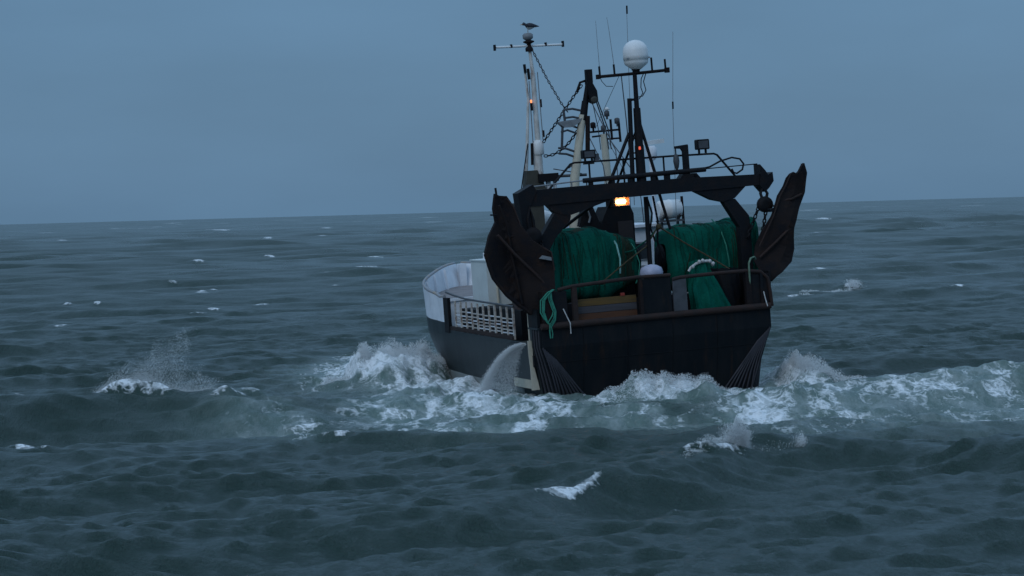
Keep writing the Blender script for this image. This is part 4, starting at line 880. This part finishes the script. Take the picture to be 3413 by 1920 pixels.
def sea_mat():
    m = bpy.data.materials.new('sea_water'); m.use_nodes = True; nt = m.node_tree; N = nt.nodes; L = nt.links
    out = N['Material Output']; w = N['Principled BSDF']
    w.inputs['Roughness'].default_value = .16; w.inputs['IOR'].default_value = 1.333
    tc = N.new('ShaderNodeTexCoord')
    def noise(sc, det, st, rg=.6):
        mp = N.new('ShaderNodeMapping'); mp.inputs['Scale'].default_value = st; L.new(tc.outputs['Object'], mp.inputs[0])
        n = N.new('ShaderNodeTexNoise'); n.inputs['Scale'].default_value = sc; n.inputs['Detail'].default_value = det; n.inputs['Roughness'].default_value = rg
        L.new(mp.outputs[0], n.inputs['Vector']); return n.outputs[0]
    def math_(op, a, b, clamp=False):
        n = N.new('ShaderNodeMath'); n.operation = op; n.use_clamp = clamp
        for k, v in ((0, a), (1, b)):
            if isinstance(v, (int, float)): n.inputs[k].default_value = v
            else: L.new(v, n.inputs[k])
        return n.outputs[0]
    af = N.new('ShaderNodeAttribute'); af.attribute_name = 'foam'
    ar = N.new('ShaderNodeAttribute'); ar.attribute_name = 'aerated'
    ro = N.new('ShaderNodeAttribute'); ro.attribute_name = 'rough'; L.new(ro.outputs['Fac'], w.inputs['Roughness'])
    col = N.new('ShaderNodeMix'); col.data_type = 'RGBA'
    col.inputs[6].default_value = (.0150, .0395, .0320, 1); col.inputs[7].default_value = (.125, .190, .172, 1)
    L.new(math_('MULTIPLY', ar.outputs['Fac'], math_('MULTIPLY_ADD', noise(.7, 4, (1, .5, 1)), 1.1), True), col.inputs[0])
    L.new(col.outputs[2], w.inputs['Base Color'])
    # ripples
    b1 = N.new('ShaderNodeBump'); b1.inputs['Strength'].default_value = 1; b1.inputs['Distance'].default_value = .19
    rr = N.new('ShaderNodeMapping'); rr.inputs['Rotation'].default_value = (0, 0, radians(-30)); rr.inputs['Scale'].default_value = (2.6, 1.1, 1)
    L.new(tc.outputs['Object'], rr.inputs[0])
    rn = N.new('ShaderNodeTexNoise'); rn.inputs['Scale'].default_value = 1.6; rn.inputs['Detail'].default_value = 6; rn.inputs['Roughness'].default_value = .74
    L.new(rr.outputs[0], rn.inputs['Vector']); L.new(rn.outputs[0], b1.inputs['Height']); L.new(b1.outputs[0], w.inputs['Normal'])
    # foam
    fd = N.new('ShaderNodeBsdfPrincipled'); fd.inputs['Base Color'].default_value = (.76, .80, .83, 1); fd.inputs['Roughness'].default_value = .9
    fd.inputs['Specular IOR Level'].default_value = .1
    b2 = N.new('ShaderNodeBump'); b2.inputs['Strength'].default_value = 1; b2.inputs['Distance'].default_value = .10
    L.new(noise(4, 5, (1, 1, 1), .7), b2.inputs['Height']); L.new(b2.outputs[0], fd.inputs['Normal'])
    f1 = noise(1.5, 9, (1, .5, 1), .78); f2 = noise(6.5, 5, (1, .8, 1), .75)
    fn = math_('ADD', math_('MULTIPLY', f1, 1.35), math_('MULTIPLY', f2, .65))            # about 1.0 +- .25
    vo = N.new('ShaderNodeTexVoronoi'); vo.feature = 'DISTANCE_TO_EDGE'; vo.inputs['Scale'].default_value = 1.9
    nd = N.new('ShaderNodeTexNoise'); nd.inputs['Scale'].default_value = 1.8; nd.inputs['Detail'].default_value = 4; L.new(tc.outputs['Object'], nd.inputs['Vector'])
    vs_ = N.new('ShaderNodeVectorMath'); vs_.operation = 'MULTIPLY_ADD'; vs_.inputs[1].default_value = (1.6, 2.2, 0); L.new(nd.outputs['Color'], vs_.inputs[0])
    vp = N.new('ShaderNodeMapping'); vp.inputs['Scale'].default_value = (1, .55, 0); L.new(tc.outputs['Object'], vp.inputs[0]); L.new(vp.outputs[0], vs_.inputs[2])
    L.new(vs_.outputs[0], vo.inputs['Vector'])
    lace = math_('SUBTRACT', 1.0, math_('MULTIPLY', vo.outputs['Distance'], 6.0), True)
    fn = math_('SUBTRACT', fn, math_('MULTIPLY', lace, .40))
    fac = math_('MULTIPLY', math_('SUBTRACT', math_('ADD', math_('MULTIPLY', af.outputs['Fac'], 1.30), .06), fn), 1.6, True)
    gate = math_('MULTIPLY', af.outputs['Fac'], 5, True)
    fac = math_('MULTIPLY', math_('MULTIPLY', fac, gate), .95)
    veil = math_('MULTIPLY', ar.outputs['Fac'], math_('MULTIPLY', math_('MULTIPLY', math_('SUBTRACT', noise(1.1, 7, (1, .4, 1), .75), .46), 3.2, True), .34))      # milky film of fine bubbles
    mxn = N.new('ShaderNodeMath'); mxn.operation = 'MAXIMUM'; L.new(fac, mxn.inputs[0]); L.new(veil, mxn.inputs[1]); fac = mxn.outputs[0]
    ms = N.new('ShaderNodeMixShader'); L.new(fac, ms.inputs[0]); L.new(w.outputs[0], ms.inputs[1]); L.new(fd.outputs[0], ms.inputs[2])
    L.new(ms.outputs[0], out.inputs['Surface']); return m
sea_me.materials.append(sea_mat())
sea_o = bpy.data.objects.new('sea', sea_me); COL.objects.link(sea_o); sea_o['kind'] = 'structure'
sea_o['label'] = 'rough dark green grey sea with whitecaps and churned wake'

# ------------------------------------------------------------------ spray: clouds of small droplets
M_SPRAY = bpy.data.materials.new('spray_water'); M_SPRAY.use_nodes = True
_n = M_SPRAY.node_tree.nodes; _l = M_SPRAY.node_tree.links
_d = _n.new('ShaderNodeBsdfDiffuse'); _d.inputs[0].default_value = (.94, .97, .98, 1)
_t = _n.new('ShaderNodeBsdfTranslucent'); _t.inputs[0].default_value = (.94, .97, .98, 1)
_m = _n.new('ShaderNodeMixShader'); _m.inputs[0].default_value = .45
_l.new(_d.outputs[0], _m.inputs[1]); _l.new(_t.outputs[0], _m.inputs[2]); _l.new(_m.outputs[0], _n['Material Output'].inputs['Surface'])
def droplets(name, P, size, label):
    P = np.asarray(P, dtype=np.float32); n = len(P)
    base = np.array([(1, 0, -.7), (-.5, .87, -.7), (-.5, -.87, -.7), (0, 0, 1)], dtype=np.float32)
    a = RNG.uniform(0, 2 * pi, n); b = RNG.uniform(0, 2 * pi, n); s = (size * RNG.lognormal(0, .48, n)).astype(np.float32)
    ca, sa, cb, sb = np.cos(a), np.sin(a), np.cos(b), np.sin(b)
    V = np.empty((n, 4, 3), dtype=np.float32)
    for k in range(4):
        x, y, z = base[k]; y2 = y * ca - z * sa; z2 = y * sa + z * ca; x3 = x * cb - y2 * sb; y3 = x * sb + y2 * cb
        V[:, k, 0] = P[:, 0] + x3 * s; V[:, k, 1] = P[:, 1] + y3 * s; V[:, k, 2] = P[:, 2] + z2 * s
    F = np.array([(0, 2, 1), (0, 1, 3), (1, 2, 3), (2, 0, 3)], dtype=np.int32)
    idx = (F[None] + 4 * np.arange(n, dtype=np.int32)[:, None, None]).ravel()
    me = bpy.data.meshes.new(name); me.vertices.add(4 * n); me.vertices.foreach_set('co', V.ravel())
    me.loops.add(12 * n); me.loops.foreach_set('vertex_index', idx); me.polygons.add(4 * n)
    me.polygons.foreach_set('loop_start', np.arange(0, 12 * n, 3, dtype=np.int32))
    try: me.polygons.foreach_set('loop_total', np.full(4 * n, 3, dtype=np.int32))
    except Exception: pass
    me.update(calc_edges=True); me.materials.append(M_SPRAY)
    o = bpy.data.objects.new(name, me); COL.objects.link(o); o['kind'] = 'stuff'; o['label'] = label; return o
def sea_z(x, y):
    """height of the sea by bilinear lookup"""
    r = np.hypot(x, y); a = np.arctan2(x, y); fi = np.interp(r, RR, np.arange(len(RR))); fj = np.interp(a, AA, np.arange(len(AA)))
    i = fi.astype(int); j = fj.astype(int); ZZ = Z.reshape(len(RR), len(AA)); return ZZ[np.clip(i, 0, len(RR) - 1), np.clip(j, 0, len(AA) - 1)]
def plume(n, line, hmax, drift, wid, thick, power=1.6):
    """spray thrown up along a line of (x, y, weight, height factor)"""
    line = np.array(line); w = line[:, 2] / line[:, 2].sum(); k = RNG.choice(len(line), n, p=w); t = RNG.uniform(0, 1, n)
    k2 = np.minimum(k + 1, len(line) - 1)
    x = line[k, 0] * (1 - t) + line[k2, 0] * t + RNG.normal(0, wid, n); y = line[k, 1] * (1 - t) + line[k2, 1] * t + RNG.normal(0, thick, n)
    z0 = sea_z(x, y)
    wisp = fbm(x * 1.7, y * .2 + 3, 200, 4)
    h = hmax * line[k, 3] * RNG.uniform(0, 1, n) ** power * (.55 + .8 * wisp)
    x = x + drift * h + .12 * h * (vnoise(x * 5, h * 4, 210) - .5) * 4
    return np.stack([x, y, z0 + h + .01], 1)
droplets('spray', plume(70000, [(-13.6, 85.0, .7, .3), (-13.3, 85.2, 1.2, .6), (-12.9, 85.3, .8, .6), (-12.5, 85.2, .9, .8), (-12.2, 85.2, 1.5, 1.2), (-11.9, 85.2, 1.2, 1.0), (-11.4, 85.3, .8, .6), (-10.9, 85.2, .7, .4), (-10.4, 85.2, .4, .3), (-9.9, 85, .1, .3)], 1.30, .7, .16, .3, 2.6), .0036, 'thin plume of windblown spray off the crest at left')
droplets('spray', plume(46000, [(-7.3, 98.5, .4, .35), (-6.8, 98.8, .5, .35), (-6.3, 99, .7, .5), (-5.8, 99.2, 1.3, 1.2), (-5.4, 99.5, .8, .7), (-4.7, 99.8, 1, .9), (-4.1, 100.2, .9, .9), (-3.4, 100.6, .5, .5), (-2.7, 101.4, .3, .6)], .36, -.1, .12, .5, 1.9), .0074, 'white bow wave spray beside the port side of the hull')
droplets('spray', plume(24000, [(3.2, 87, .6, .5), (4.2, 87.2, 1, .8), (5.2, 87.2, 1, 1), (6.2, 87.2, .8, .8), (6.9, 86.8, .4, .5), (7.6, 86.4, .15, .3)], .24, .1, .2, .35, 1.5), .007, 'low spray over the churning wash below the transom')
droplets('spray', plume(30000, [(9.5, 92.6, .7, .9), (9.8, 92.2, 1, 1.1), (10.0, 92.2, 1, 1.1), (10.5, 92.0, .8, .7), (11.3, 92, .6, .4), (12.3, 91.8, .3, .3)], .40, .1, .15, .5, 1.8), .0075, 'white spray rising beside the starboard quarter')
droplets('spray', plume(26000, [(3.9, 60.0, .25, .12), (4.4, 61.0, .3, .2), (4.9, 61.9, 1, .7), (5.15, 62.1, 1.5, 1.1), (5.35, 62.3, 1.0, .7), (5.5, 62.4, .05, .2), (6.7, 63.2, .2, .5), (6.9, 63.3, .2, .3)], .62, .15, .06, .12, 1.1), .0044, 'white spray puff breaking off the foreground crest')
droplets('spray', plume(7000, [(19.2, 172, .6, .5), (20.2, 181, 1, .6), (21.2, 181.5, 1, .7), (22.7, 182, .6, .8), (24.4, 190, .6, 1.0), (25, 190.5, .3, .6)], .30, .2, .2, .4, 1.5), .016, 'far whitecap spray on the crest beyond the starboard quarter')
# water pumped out of the port side
n = 62000
v = np.where(RNG.uniform(0, 1, n) < .5, 1 - np.abs(RNG.normal(0, .09, n)), RNG.uniform(.15, 1, n)); st_ = np.round(v * 13 + RNG.normal(0, .25, n)) / 13; v = np.clip(.85 * st_ + .15 * v, .05, 1.05); sp_ = .4 + 2.35 * v; y0 = 1.15 + RNG.uniform(0, .10, n)
tmax = .62; t = RNG.uniform(0, 1, n) ** .8 * tmax
jx = -4.42 - sp_ * t + RNG.normal(0, .02, n) * (1 + 3 * t); jz = 2.08 + .35 * v * t - 4.9 * t * t + RNG.normal(0, .02, n) * (1 + 3 * t); jy = y0 + RNG.normal(0, .03, n) * (1 + 6 * t) + .5 * t
keep = jz > .0
J = np.stack([jx, jy, jz], 1)[keep]; MS = np.array(SHIP); J = J @ MS[:3, :3].T + MS[:3, 3]
bw_o = droplets('bilge_water', J, .0056, 'arc of pumped water pouring from the port side into the foam')
